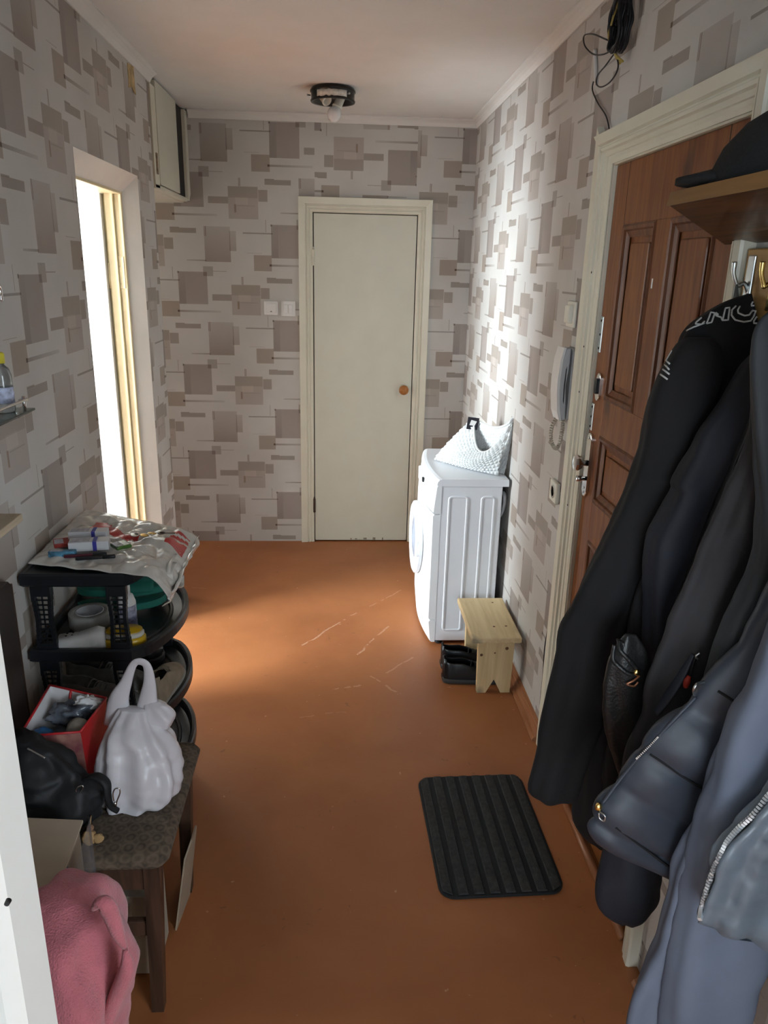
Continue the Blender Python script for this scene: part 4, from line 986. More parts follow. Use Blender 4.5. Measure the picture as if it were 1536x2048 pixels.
# ---- small things lying on that bag
def rbox(name, label, cat_, c, dims, ang, m, group=None, band=None, bev=0.0015):
    t = thing(name, label, cat_, c, group); Mx = Matrix.Translation(c) @ Matrix.Rotation(ang, 4, 'Z')
    l_, w_, h_ = dims
    box('carton', (-l_/2, l_/2, -w_/2, w_/2, 0, h_), m, t, bev, M=Mx)
    if band:
        box('printed_band', (l_*0.10, l_*0.20, -w_/2-.0004, w_/2+.0004, -.0004, h_+.0005), band, t, M=Mx)
    box('printed_panel', (-l_*0.46, l_*0.02, -w_*0.34, w_*0.34, h_*0.5, h_+.0006), mat('pale_print', (0.50, 0.50, 0.56), 0.5, var=0.3, vscale=90), t, M=Mx)
    return t
M_CARTON = mat('white_carton', (0.74, 0.74, 0.76), 0.5, var=0.03); M_BLUEB = mat('blue_print', (0.05, 0.05, 0.35), 0.5)
zb = ZT+0.022
rbox('medicine_box', 'white medicine carton with blue band lying on the shopping bag, nearer one', 'carton', (-0.685, 2.000, zb), (0.105, 0.042, 0.026), 0.18, M_CARTON, 'medicine cartons', M_BLUEB)
rbox('medicine_box', 'white medicine carton with blue band lying behind the nearer carton', 'carton', (-0.712, 2.082, zb+0.004), (0.105, 0.040, 0.022), 0.10, M_CARTON, 'medicine cartons', M_BLUEB)
rbox('red_packet', 'small flat red packet left of the medicine cartons', 'packet', (-0.775, 2.050, zb-0.006), (0.050, 0.055, 0.010), 0.4, mat('red_card', (0.45, 0.06, 0.05), 0.5))
rbox('coloured_packet', 'thin packet with blue and yellow ends in front of the cartons', 'packet', (-0.745, 1.958, zb-0.006), (0.070, 0.020, 0.016), 0.05, mat('yellow_blue_card', (0.10, 0.28, 0.42), 0.5, var=0.9, vscale=30))
def pen(label, p0, p1, m, r=0.005):
    p0, p1 = Vector(p0), Vector(p1); t = thing('pen', label, 'pen', (p0+p1)/2, 'pens on the shopping bag'); d = p1-p0
    lathe('barrel', [(r*0.7, 0), (r, 0.004), (r, d.length*0.68), (r*0.9, d.length*0.7)], p0, m, t, d, 10)
    lathe('cap', [(r*1.15, d.length*0.68), (r*1.15, d.length*0.98), (r*0.8, d.length), (0, d.length)], p0, M_BLACKP, t, d, 10)
pen('dark red pen lying in front of the medicine cartons', (-0.735, 1.938, zb), (-0.625, 1.950, zb+.003), mat('maroon_plastic', (0.09, 0.015, 0.03), 0.4))
pen('black pen lying nearest the edge of the rack top', (-0.700, 1.925, zb-.002), (-0.600, 1.942, zb), M_BLACKP)
rbox('sweet_wrapper', 'crinkled red and green sweet wrapper beside the cartons', 'wrapper', (-0.606, 2.020, zb-0.004), (0.045, 0.05, 0.012), 0.7, mat('foil_wrapper', (0.30, 0.10, 0.06), 0.3, var=0.9, vscale=50, col2=(0.12, 0.28, 0.06)), bev=0.005)
for i, (x, y, c_) in enumerate(((-0.590, 2.105, M_STEEL), (-0.560, 2.098, M_BRASS), (-0.540, 2.108, M_BRASS), (-0.583, 2.125, M_STEEL))):
    nm = ['silver coin leftmost in the little heap on the bag', 'brass coin in the middle of the little heap', 'brass coin rightmost in the little heap on the bag', 'silver coin at the back of the little heap'][i]
    lathe('coin', [(0.0105, 0), (0.012, 0.0004), (0.012, 0.0016), (0.0105, 0.002), (0, 0.0017)], (x, y, zb+0.002+0.002*i), c_, ax=(0.12, 0.1*i-.1, 1), seg=20, props=TG(nm, 'coin', 'coins on the shopping bag'))
kt = thing('key', 'small dark key beside the coins on the shopping bag', 'key', (-0.52, 2.12, zb))
lathe('bow', [(0.005, 0), (0.011, 0), (0.011, 0.002), (0.005, 0.002), (0.005, 0)], (-0.515, 2.115, zb+0.004), M_RUST, kt, seg=16)
box('blade', (-0.510, -0.475, 2.112, 2.118, zb+0.004, zb+0.006), M_RUST, kt)
# ---- tier 2
Z2 = 0.680
M_GREEN = mat('green_foam', (0.025, 0.20, 0.15), 0.7, var=0.1)
def slipper(label, pos, ang, Ls=0.25, tilt=0.0, stack=0.0):
    t = thing('green_slipper', label, 'slipper', pos, 'green foam slippers'); Mx = Matrix.Translation(pos) @ Matrix.Rotation(ang, 4, 'Z') @ Matrix.Rotation(tilt, 4, 'Y')
    def hw(s): return 0.045*(0.80+0.22*math.cos((s-0.72)*4.2))*math.sqrt(max(1-abs(2*s-1)**5, 0.002))
    ss = [k/20 for k in range(21)]
    ro = []
    for z, e in ((0, -0.003), (0.004, 0), (0.018, 0.0), (0.022, -0.003)):
        ro.append([Mx @ Vector((s*Ls, -(hw(s)+e), z+0.006*(s-0.5)**2*4)) for s in ss]+[Mx @ Vector((s*Ls, hw(s)+e, z+0.006*(s-0.5)**2*4)) for s in ss[::-1]])
    loft('footbed', ro, M_GREEN, t, smooth=False)
    V = []; F = []
    for i in range(9):
        s = 0.52+0.30*i/8
        for k in range(13):
            a = math.pi*k/12; V.append(Mx @ Vector((s*Ls, -hw(s)*1.06*math.cos(a), 0.012+0.042*(1-0.25*i/8)*math.sin(a))))
    for i in range(8):
        for k in range(12): b = i*13+k; F.append((b, b+1, b+14, b+13))
    if Ls > 0.27: mk('strap', V, F, M_GREEN, t, True, mods=[('SOLIDIFY', dict(thickness=0.006, offset=0))])
slipper('green foam slipper lying flat on the second tier, under the other one', (-0.795, 2.165, Z2+.001), 0.12, 0.265, -0.05)
slipper('green foam slipper lying on top of the other green slipper', (-0.800, 2.190, Z2+.040), 0.06, 0.29, -0.06)
tp = thing('tape_roll', 'wide roll of greyish white tape on the second tier', 'tape', (-0.735, 2.065, Z2))
lathe('roll', [(0.040, 0.002), (0.058, 0.0), (0.060, 0.003), (0.060, 0.042), (0.058, 0.045), (0.040, 0.045), (0.040, 0.002)], (-0.728, 2.068, Z2+0.001), mat('tape_white', (0.48, 0.47, 0.43), 0.35), tp, seg=36)
lathe('core', [(0.036, 0.002), (0.0402, 0.002), (0.0402, 0.0462), (0.036, 0.0462), (0.036, 0.002)], (-0.728, 2.068, Z2+0.001), M_CARTON, tp, seg=36)
sb = thing('aerosol_bottle', 'white bottle with blue label behind the right rack leg', 'bottle', (-0.612, 2.045, Z2))
bc = Vector((-0.612, 2.045, Z2+.001))
lathe('bottle_body', [(0.022, 0), (0.026, 0.003), (0.026, 0.085), (0.020, 0.105), (0.011, 0.112), (0, 0.112)], bc, M_WPLAST, sb, seg=24)
lathe('bottle_label', [(0.0264, 0.014), (0.0264, 0.078)], bc, mat('blue_bottle_label', (0.06, 0.08, 0.38), 0.4, var=0.8, vscale=45, col2=(0.5, 0.5, 0.6)), sb, seg=24)
lathe('bottle_cap', [(0.013, 0.110), (0.013, 0.135), (0.010, 0.140), (0, 0.140)], bc, M_WPLAST, sb, seg=20)
sp = thing('shoe_sponge', 'yellow and white oval shoe-polish sponge on the second tier', 'sponge', (-0.60, 1.93, Z2))
Mx = Matrix.Translation((-0.596, 1.945, Z2+.001)) @ Matrix.Rotation(0.12, 4, 'Z')
def oval(name, a, b, z0, z1, m, par, e=0.004, p=0.8, dx=0):
    loft(name, [[Mx @ v for v in ellring((dx, 0, z), (a-i_, 0, 0), (0, b-i_, 0), 32, p)] for z, i_ in ((z0, e), (z0+e, 0), (z1-e, 0), (z1, e))], m, par)
M_YEL = mat('yellow_shell', (0.72, 0.44, 0.02), 0.3)
oval('base', 0.058, 0.034, 0.0, 0.026, M_YEL, sp); oval('sponge_body', 0.054, 0.031, 0.026, 0.040, mat('white_foam', (0.72, 0.70, 0.62), 0.7), sp); oval('cover', 0.050, 0.028, 0.040, 0.050, M_YEL, sp, 0.005)
sd = thing('perforated_holder', 'white plastic perforated holder lying at the left of the second tier', 'holder', (-0.73, 1.93, Z2))
Mx = Matrix.Translation((-0.770, 1.915, Z2+.002)) @ Matrix.Rotation(0.10, 4, 'Z')
loft('shell', [[Mx @ v for v in ellring((x, 0, h/2), (0, w_, 0), (0, 0, h/2), 24, 0.7)] for x, w_, h in ((0, 0.020, 0.030), (0.004, 0.026, 0.040), (0.06, 0.028, 0.046), (0.085, 0.030, 0.054), (0.105, 0.030, 0.060), (0.125, 0.024, 0.056), (0.130, 0.012, 0.040))], M_WPLAST, sd)
for i in range(3):
    for k in range(2):
        lathe('hole', [(0.0032, 0), (0.0032, 0.0012), (0, 0.0014)], Mx @ Vector((0.026+0.016*i, -0.006+0.014*k, 0.0415+0.0012*i)), M_DARKIN, sd, (0.0, -0.25, 1), 8)
# ---- tier 3 shoes
M_SUEDE = mat('grey_suede', (0.16, 0.15, 0.135), 0.9, var=0.25, vscale=30, bump=0.3, bscale=150)
M_TAN = mat('tan_canvas', (0.30, 0.24, 0.17), 0.9, var=0.2, vscale=30)
M_LSOLE = mat('pale_sole', (0.35, 0.33, 0.29), 0.7)
Z3 = 0.456
shoe('grey_sneaker', 'grey suede sneaker on the third tier behind the gift bag', 'shoe', (-0.812, 1.960, Z3), 0.04, 0.24, 0.095, 0.11, M_SUEDE, M_LSOLE, 'shoes on the third tier')
shoe('grey_sneaker', 'grey suede sneaker with pale laces on the third tier, further back', 'shoe', (-0.812, 2.070, Z3), 0.03, 0.24, 0.095, 0.11, M_SUEDE, M_LSOLE, 'shoes on the third tier')
shoe('tan_shoe', 'tan canvas shoe on the third tier behind the white plastic bag', 'shoe', (-0.530, 1.945, Z3), 1.52, 0.24, 0.080, 0.10, M_TAN, M_LSOLE, 'shoes on the third tier')
shoe('black_boot', 'black shoe at the back of the third tier', 'shoe', (-0.812, 2.260, Z3), 0.03, 0.24, 0.10, 0.12, M_SHOE, M_SOLE, 'shoes on the third tier')
# ================================================================ BENCH
bn = thing('upholstered_bench', 'low dark wood bench with worn brown patterned upholstery', 'bench', (-0.58, 1.56, 0))
BX0, BX1, BY0, BY1 = -0.785, -0.392, 1.372, 1.770
for x, y in ((BX1-0.036, BY0), (BX1-0.036, BY1-0.036), (BX0, BY0), (BX0, BY1-0.036)):
    lean = 0.012 if x > -0.6 else -0.0
    V = []
    for z, s, dx in ((0, 0.028, lean*-0.8), (0.40, 0.036, 0), (0.435, 0.036, 0)):
        V += [(x+dx, y, z), (x+dx+s, y, z), (x+dx+s, y+s, z), (x+dx, y+s, z)]
    rings = [V[i*4:i*4+4] for i in range(3)]
    loft('leg', [[Vector(v) for v in r] for r in rings], M_BENCHW, bn, smooth=False)
def rail(b, nm='apron'): box(nm, b, M_BENCHW, bn, 0.004)
rail((BX0+0.03, BX1-0.03, BY0+0.004, BY0+0.026, 0.362, 0.437)); rail((BX0+0.03, BX1-0.03, BY1-0.030, BY1-0.008, 0.362, 0.437))
rail((BX1-0.030, BX1-0.008, BY0+0.03, BY1-0.03, 0.375, 0.437)); rail((BX0+0.006, BX0+0.028, BY0+0.03, BY1-0.03, 0.375, 0.437))
rail((BX0+0.03, BX1-0.03, BY0+0.008, BY0+0.026, 0.225, 0.268), 'stretcher')
def uph():
    m, nt, b = _nt('patterned_upholstery'); N = nt.nodes; K = nt.links
    tc = N.new('ShaderNodeTexCoord'); mp = N.new('ShaderNodeMapping'); mp.inputs['Scale'].default_value = (34, 34, 34); K.new(tc.outputs['Object'], mp.inputs[0])
    vo = N.new('ShaderNodeTexVoronoi'); vo.inputs['Scale'].default_value = 1.0; vo.inputs['Randomness'].default_value = 0.15; K.new(mp.outputs[0], vo.inputs['Vector'])
    ma = N.new('ShaderNodeMath'); ma.operation = 'SINE'; mu = N.new('ShaderNodeMath'); mu.operation = 'MULTIPLY'; mu.inputs[1].default_value = 17
    K.new(vo.outputs['Distance'], mu.inputs[0]); K.new(mu.outputs[0], ma.inputs[0])
    nz = N.new('ShaderNodeTexNoise'); nz.inputs['Scale'].default_value = 40; K.new(tc.outputs['Object'], nz.inputs['Vector'])
    ad = N.new('ShaderNodeMath'); ad.operation = 'MULTIPLY_ADD'; ad.inputs[1].default_value = 0.13; K.new(ma.outputs[0], ad.inputs[0]); K.new(nz.outputs['Fac'], ad.inputs[2])
    rp = N.new('ShaderNodeValToRGB'); rp.color_ramp.elements[0].position = 0.2; rp.color_ramp.elements[1].position = 0.75
    rp.color_ramp.elements[0].color = (0.055, 0.038, 0.027, 1); rp.color_ramp.elements[1].color = (0.155, 0.115, 0.078, 1)
    K.new(ad.outputs[0], rp.inputs[0]); K.new(rp.outputs[0], b.inputs['Base Color']); b.inputs['Roughness'].default_value = 0.95
    bp = N.new('ShaderNodeBump'); bp.inputs['Strength'].default_value = 0.4; bp.inputs['Distance'].default_value = 0.003; K.new(ad.outputs[0], bp.inputs['Height']); K.new(bp.outputs[0], b.inputs['Normal'])
    return m
M_UPH = uph()
rings = []
for z, i_ in ((0.432, 0.006), (0.438, -0.004), (0.452, -0.012), (0.464, -0.006), (0.472, 0.012), (0.475, 0.05)):
    rings.append([Vector(((BX0+BX1)/2+a, (BY0+BY1)/2+b, z)) for a, b in rrect((BX1-BX0)/2-i_+0.012, (BY1-BY0)/2-i_+0.010, 0.03)])
loft('seat_cushion', rings, M_UPH, bn)
ZS = 0.4755
# ---- on the bench: gift bag
gb = thing('gift_bag', 'red and white open gift bag full of small items on the bench', 'bag', (-0.64, 1.62, ZS))
M_GRED = mat('red_gift_paper', (0.50, 0.02, 0.025), 0.35, var=0.06); M_GIN = mat('white_gift_lining', (0.72, 0.70, 0.70), 0.5, var=0.03)
M_GPINK = mat('pink_printed_gift_paper', (0.42, 0.10, 0.13), 0.4, var=0.5, vscale=26, col2=(0.50, 0.26, 0.20))
tops = [Vector((-0.735, 1.548, 0.652)), Vector((-0.597, 1.552, 0.660)), Vector((-0.577, 1.690, 0.664)), Vector((-0.720, 1.712, 0.690))]
bots = [Vector((-0.712, 1.560, ZS)), Vector((-0.592, 1.560, ZS)), Vector((-0.580, 1.672, ZS)), Vector((-0.705, 1.680, ZS))]
cen = sum(tops, Vector())/4
def wallq(name, a, b, m_out):
    o = mk(name, [bots[a], bots[b], tops[b], tops[a]], [(0, 1, 2, 3)], m_out, gb)
    sh = [bots[a], bots[b], tops[b], tops[a]]; inn = [v+(Vector((cen.x, cen.y, v.z))-v).normalized()*0.0025 for v in sh]
    mk('lining', inn, [(0, 1, 2, 3)], M_GIN, o); 
wallq('front_face', 0, 1, M_GPINK); wallq('gusset', 1, 2, M_GRED); wallq('back_face', 2, 3, M_GRED); wallq('gusset', 3, 0, M_GRED)
mk('bottom', bots, [(0, 1, 2, 3)], M_GRED, gb)
for a, b in ((0, 1), (1, 2), (2, 3), (3, 0)): tube('rim_edge', [tops[a], tops[b]], 0.003, M_GRED, gb, 6)
h0 = tops[2].lerp(tops[3], 0.22); h1 = tops[2].lerp(tops[3], 0.62)
tube('ribbon_handle', [h0, h0+Vector((0.0, -0.02, -0.03)), h0.lerp(h1, .5)+Vector((0, -0.025, -0.05)), h1+Vector((0, -0.015, -0.03)), h1], 0.0035, M_GRED, gb, 6, 24)
M_GOLD = mat('gold_print', (0.55, 0.36, 0.10), 0.35, 0.5)
for i in range(5):
    a = i*1.256; c = bots[0].lerp(bots[1], 0.62).lerp(tops[0].lerp(tops[1], 0.62), 0.45)
    lathe('gold_berry', [(0.0, 0), (0.006, 0.0005), (0.005, 0.002), (0, 0.003)], c+Vector((0.012*math.cos(a), -0.001, 0.012*math.sin(a))), M_GOLD, gb, (0, -1, 0), 10)
def blob(name, label, cat_, c, r, m, seed=0, amp=0.25, fr=2.2, group=None, parent=None, n=20, k=28):
    c = Vector(c); rings = []
    for i in range(n+1):
        ph = math.pi*(i+0.001)/(n+0.002); rg = []
        for j in range(k):
            th = 2*math.pi*j/k; d = Vector((math.sin(ph)*math.cos(th), math.sin(ph)*math.sin(th), math.cos(ph)))
            s = 1+amp*noise.noise(d*fr+Vector((seed*3.7, seed, 0)))+amp*0.35*noise.noise(d*fr*3+Vector((seed, 0, 9)))
            rg.append(c+Vector((d.x*r[0], d.y*r[1], d.z*r[2]))*s)
        rings.append(rg)
    return loft(name, rings, m, parent, True, True, True, TG(label, cat_, group) if label else None)
blob('polythene_bundle', 'dark blue and clear polythene bundle at the back of the gift bag', 'bundle', (-0.655, 1.655, 0.640), (0.050, 0.030, 0.032), mat('dark_blue_polythene', (0.012, 0.018, 0.045), 0.15, var=0.8, vscale=18, col2=(0.25, 0.28, 0.33)), 2, 0.5, 2.5)
blob('blue_pouch', 'bright blue pouch at the left of the gift bag', 'pouch', (-0.700, 1.585, 0.622), (0.030, 0.022, 0.026), mat('bright_blue_plastic', (0.02, 0.16, 0.42), 0.3, var=0.15), 5, 0.15)
blob('grey_ball', 'round grey-beige ball in the gift bag', 'ball', (-0.622, 1.605, 0.632), (0.027, 0.027, 0.027), mat('grey_beige_wool', (0.30, 0.27, 0.23), 0.8), 7, 0.06)
blob('tissue_paper', 'crumpled white tissue at the rim of the gift bag', 'tissue', (-0.620, 1.672, 0.660), (0.032, 0.016, 0.020), mat('white_tissue', (0.75, 0.75, 0.75), 0.8), 9, 0.5, 3.0)
blob('grey_purse', 'dark grey pouch in the middle of the gift bag', 'pouch', (-0.665, 1.610, 0.598), (0.045, 0.040, 0.030), mat('dark_grey_nylon', (0.055, 0.058, 0.065), 0.5), 11, 0.25)
# ---- white carrier bag on the bench
wb = thing('carrier_bag', 'stuffed white plastic carrier bag with handles up on the bench', 'plastic bag', (-0.47, 1.57, ZS))
M_CARR = mat('thin_white_polythene', (0.70, 0.67, 0.70), 0.32, var=0.04, bump=0.25, bscale=22)
def row(py, l, r, y, t): return (at(l, py, y=y), at(r, py, y=y), t)
rows = [row(1418, 240, 296, 1.585, 0.010), row(1432, 226, 304, 1.584, 0.028), row(1460, 213, 322, 1.575, 0.048), row(1500, 204, 350, 1.565, 0.064), row(1540, 199, 362, 1.558, 0.070), row(1580, 207, 350, 1.552, 0.068), row(1605, 218, 318, 1.545, 0.058), row(1622, 232, 276, 1.54, 0.036)]
zmin = ZS+0.002
o = soft('bag_body', rows, M_CARR, wb, 60, 64, fold=0.006, nf=9, seed=3, nz=0.014, nsc=14)
for v in o.data.vertices:
    zz = v.co.z+wb.location.z
    if zz < zmin: v.co.z = zmin-wb.location.z+0.001*noise.noise(v.co*30)
hy = 1.60
for j, (dy, sc) in enumerate(((0.0, 1.0), (0.035, 0.93))):
    H_ = lambda px, py: at(px, py, y=hy+dy)
    tube('handle', [H_(236, 1448), H_(238, 1400), H_(252, 1365), H_(266, 1330), H_(280, 1323), H_(294, 1332), H_(299, 1362), H_(296, 1400), H_(290, 1448)], [0.034, 0.024, 0.014, 0.009, 0.009, 0.010, 0.014, 0.022, 0.032], M_CARR, wb, 12, 50, flat=0.45, up=(0, 1, 0))
rows = [row(1402, 292, 318, 1.60, 0.012), row(1412, 290, 338, 1.595, 0.020), row(1432, 292, 350, 1.59, 0.026), row(1452, 300, 342, 1.59, 0.018)]
soft('loose_corner', rows, M_CARR, wb, 20, 30, fold=0.003, nf=5, seed=8, nz=0.008, nsc=20)
# ---- black bag on the bench
bb_ = thing('black_bag', 'slumped black leather handbag with metal clip at the front of the bench', 'bag', (-0.64, 1.47, ZS))
M_BLEA = mat('black_bag_leather', (0.010, 0.011, 0.013), 0.6, var=0.3, bump=0.2, bscale=70)
rows = [row(1470, 30, 74, 1.515, 0.022), row(1490, 28, 100, 1.495, 0.032), row(1520, 26, 150, 1.482, 0.038), row(1550, 24, 176, 1.468, 0.042), row(1580, 24, 192, 1.455, 0.046), row(1610, 24, 199, 1.445, 0.046), row(1635, 30, 200, 1.450, 0.042), row(1652, 60, 170, 1.445, 0.025)]
o = soft('bag_body', rows, M_BLEA, bb_, 50, 60, fold=0.008, nf=5, seed=5, nz=0.024, nsc=13)
for v in o.data.vertices:
    if v.co.z+bb_.location.z < zmin: v.co.z = zmin-bb_.location.z
tr_ = bvh([o])
tube('zip_seam', [onsurf(tr_, 55, 1497, .002, 1.45), onsurf(tr_, 70, 1505, .002, 1.45), onsurf(tr_, 90, 1516, .002, 1.45)], 0.002, M_STEEL, bb_, 6, 12)
tube('strap', [at(165, 1560, y=1.46), at(190, 1552, y=1.45), at(212, 1566, y=1.44), at(216, 1592, y=1.435), at(222, 1612, y=1.44), at(236, 1622, y=1.45)], [0.010, 0.012, 0.012, 0.010, 0.008, 0.007], M_BLEA, bb_, 10, 30, flat=0.5)
C_ = lambda px, py: at(px, py, y=1.425)
tube('snap_clip', [C_(228, 1602), C_(226, 1588), C_(230, 1578), C_(238, 1577), C_(240, 1586), C_(234, 1602), C_(232, 1612)], 0.0016, M_CHROME, bb_, 6, 30)
lathe('clip_swivel', [(0.003, 0), (0.003, 0.010), (0, 0.011)], C_(231, 1612), M_CHROME, bb_, seg=10)
tube('ring', [C_(155, 1588), C_(152, 1580), C_(158, 1573), C_(166, 1572), C_(164, 1580), C_(156, 1588)], 0.0015, M_CHROME, bb_, 6, 24)
# ---- tan plush trinket at the bench edge
M_PLU = mat('tan_plush', (0.46, 0.29, 0.13), 0.95, var=0.2, vscale=60, bump=0.4, bscale=200)
pt = thing('plush_charm', 'little tan plush charm with round knob lying at the bench edge', 'charm', (-0.542, 1.395, ZS))
pc = Vector((-0.545, 1.398, ZS+0.017))
blob('body', None, None, pc, (0.017, 0.014, 0.017), M_PLU, 2, 0.2, 2, None, pt, 14, 18)
blob('ear', None, None, pc+Vector((0.020, -0.004, 0.000)), (0.013, 0.008, 0.012), M_PLU, 4, 0.2, 2, None, pt, 10, 14)
blob('knob', None, None, pc+Vector((0.002, 0.006, 0.020)), (0.008, 0.008, 0.008), mat('brown_plush', (0.25, 0.14, 0.08), 0.9), 4, 0.1, 2, None, pt, 10, 14)
tube('cord', [pc+Vector((0.002, 0.006, 0.026)), pc+Vector((0.0, 0.02, 0.034)), pc+Vector((-0.004, 0.035, 0.030))], 0.0015, M_PLU, pt, 6, 8)
# ---- cardboard carton in front of the bench, in a clear bag
cb = thing('cardboard_carton', 'tall beige cardboard carton in the left foreground before the bench', 'carton', (-0.62, 1.22, 0))
M_CARD = mat('beige_cardboard', (0.50, 0.41, 0.31), 0.85, var=0.08, vscale=9)
q = [(-0.700, 1.335), (-0.532, 1.318), (-0.517, 1.130), (-0.700, 1.120)]
prism('carton_body', q, 0.004, 0.596, M_CARD, cb, 'z', 0.002)
qt = [(a*1.0+(0.004 if a > -0.6 else -0.003), b) for a, b in [(-0.700, 1.338), (-0.528, 1.322), (-0.514, 1.128), (-0.700, 1.118)]]
prism('lid_flap', qt, 0.597, 0.603, M_CARD, cb, 'z', 0.001)
mk('blue_stripe', [(-0.5155, 1.150, 0.40), (-0.5215, 1.215, 0.40), (-0.5215, 1.215, 0.590), (-0.5155, 1.150, 0.590)], [(0, 1, 2, 3)], mat('blue_carton_print', (0.02, 0.13, 0.32), 0.5), cb, mods=[('SOLIDIFY', dict(thickness=0.001, offset=0))])
M_CLEAR = mat('clear_polythene', (0.55, 0.55, 0.60), 0.15, trans=0.55, alpha=0.5, var=0.1)
mk('clear_wrap', [(-0.534+0.020, 1.335, 0.03), (-0.500, 1.128, 0.03), (-0.498, 1.130, 0.575), (-0.513, 1.33, 0.60), (-0.524, 1.345, 0.602), (-0.524, 1.345, 0.03)], [(0, 1, 2, 3), (0, 3, 4, 5)], M_CLEAR, cb)
# ---- pink towel heaped in the left foreground
tw = thing('pink_towel', 'pink terry towel heaped over a stand in the left foreground', 'towel', (-0.47, 1.0, 0))
M_TOW = mat('pink_terry', (0.55, 0.16, 0.19), 0.95, var=0.1, vscale=25, bump=0.7, bscale=300, sheen=0.3)
rows = [row(1792, 80, 150, 1.02, 0.030), row(1800, 60, 172, 1.02, 0.055), row(1815, 50, 200, 1.015, 0.085), row(1850, 45, 222, 1.01, 0.11), row(1890, 40, 246, 1.005, 0.125), row(1925, 40, 258, 1.0, 0.13), row(1980, 40, 256, 0.995, 0.13), row(2040, 40, 240, 0.99, 0.13), row(2120, 40, 236, 0.98, 0.13)]
A_, B_ = rows[-1][0], rows[-1][1]
rows.append((Vector((A_.x, A_.y, 0.15)), Vector((B_.x, B_.y, 0.15)), 0.12)); rows.append((Vector((A_.x, A_.y, 0.008)), Vector((B_.x-.01, B_.y, 0.008)), 0.11))
soft('towel_cloth', rows, M_TOW, tw, 60, 60, fold=0.010, nf=6, seed=2, nz=0.012, nsc=9)
K_ = lambda px, py: at(px, py, y=0.93)
tube('towel_fold', [K_(186, 1818), K_(200, 1806), K_(214, 1812), K_(226, 1838), K_(236, 1866), K_(250, 1895)], [0.004, 0.010, 0.013, 0.012, 0.010, 0.004], M_TOW, tw, 12, 30)
tube('towel_fold', [K_(250, 1900), K_(254, 1935), K_(240, 1975), K_(226, 2010), K_(216, 2046)], [0.004, 0.012, 0.013, 0.012, 0.010], M_TOW, tw, 12, 30)
# ---- stored under the bench
ub = thing('flat_carton', 'pale flat carton standing under the bench', 'carton', (-0.58, 1.50, 0))
prism('carton_body', [(-0.76, 0.002), (-0.445, 0.002), (-0.445, 0.245), (-0.76, 0.265)], 1.475, 1.60, mat('pale_cardboard', (0.50, 0.43, 0.33), 0.8), ub, 'y', 0.003)
prism('handhold_tape', [(-0.62, 0.13), (-0.505, 0.13), (-0.498, 0.145), (-0.495, 0.225), (-0.62, 0.225)], 1.4715, 1.476, mat('pale_carton_label', (0.44, 0.39, 0.30), 0.6), ub, 'y', 0.002)
sidep = thing('beige_sheet', 'beige hardboard sheet sticking out at the side of the bench', 'board', (-0.40, 1.64, 0))
mk('sheet', [(-0.428, 1.605, 0.001), (-0.415, 1.728, 0.001), (-0.384, 1.728, 0.230), (-0.378, 1.700, 0.262), (-0.376, 1.630, 0.275), (-0.390, 1.60, 0.240)], [(0, 1, 2, 3, 4, 5)], mat('beige_hardboard', (0.42, 0.33, 0.24), 0.8, var=0.08), sidep, mods=[('SOLIDIFY', dict(thickness=0.004, offset=0))])
blob('blue_cloth_bundle', 'dark blue folded cloth on the carton under the bench', 'cloth', (-0.585, 1.535, 0.288), (0.115, 0.050, 0.028), mat('dusty_blue_cloth', (0.035, 0.05, 0.10), 0.85, var=0.4, vscale=14), 6, 0.2)
# ================================================================ HAT SHELF, HOOKS, CAP
hs_ = thing('hat_shelf', 'varnished wooden hat shelf on the right wall above the coats', 'shelf', (R, 1.0, 1.77))
fz, wz, fx, wx, th = 1.812, 1.768, 0.520, R-0.001, 0.018
P4 = [Vector((fx, 1.25, fz)), Vector((wx, 1.57, wz)), Vector((wx, 0.52, wz)), Vector((fx, 0.52, fz))]
up_ = Vector((0.17, 0, 1)).normalized()*th
mk('board', P4+[p+up_ for p in P4], [(0, 1, 2, 3), (4, 5, 6, 7), (0, 1, 5, 4), (1, 2, 6, 5), (2, 3, 7, 6), (3, 0, 4, 7)], M_SHELFW, hs_)
mk('front_edge', [P4[0]+Vector((-.003, 0, -.002)), P4[3]+Vector((-.003, 0, -.002)), P4[3]+up_+Vector((-.003, 0, .001)), P4[0]+up_+Vector((-.003, 0, .001)), P4[0], P4[3], P4[3]+up_, P4[0]+up_],
   [(0, 1, 2, 3), (4, 5, 6, 7), (0, 1, 5, 4), (1, 2, 6, 5), (2, 3, 7, 6), (3, 0, 4, 7)], wood('shelf_edge_wood', (0.20, 0.095, 0.028), (0.32, 0.165, 0.05), 8, 2, 0.35, 1), hs_)
hk = thing('coat_rack', 'yellowish wooden coat rail with metal hooks under the hat shelf', 'coat rack', (R, 1.0, 1.62))
box('back_board', (R-0.020, R-0.0005, 0.56, 1.440, 1.600, 1.757), wood('yellow_pine_board', (0.40, 0.22, 0.06), (0.55, 0.33, 0.11), 8, 2, 0.4, 1), hk, 0.003)
def hook(y, m, s=1.0):
    z = 1.725
    tube('hook', [(R-0.020, y, z-0.045), (R-0.030, y, z-0.030), (R-0.030-0.015*s, y, z-0.034), (R-0.066*s, y, z-0.030), (R-0.078*s, y, z-0.012), (R-0.080*s, y, z+0.008)], [0.005, 0.0045, 0.004, 0.004, 0.004, 0.005], m, hk, 8, 30)
    box('hook_plate', (R-0.024, R-0.0195, y-0.012, y+0.012, z-0.075, z+0.020), m, hk, 0.002)
for y, m, s_ in ((1.415, M_STEEL, .68), (1.33, M_BRASS, .6), (1.18, M_BRASS, 1), (1.03, M_BRASS, 1), (0.88, M_BRASS, 1), (0.74, M_BRASS, 1)): hook(y, m, s_)
ln = thing('key_lanyard', 'grey strap loop with clip hanging from the steel coat hook', 'lanyard', (R-0.06, 1.40, 1.60))
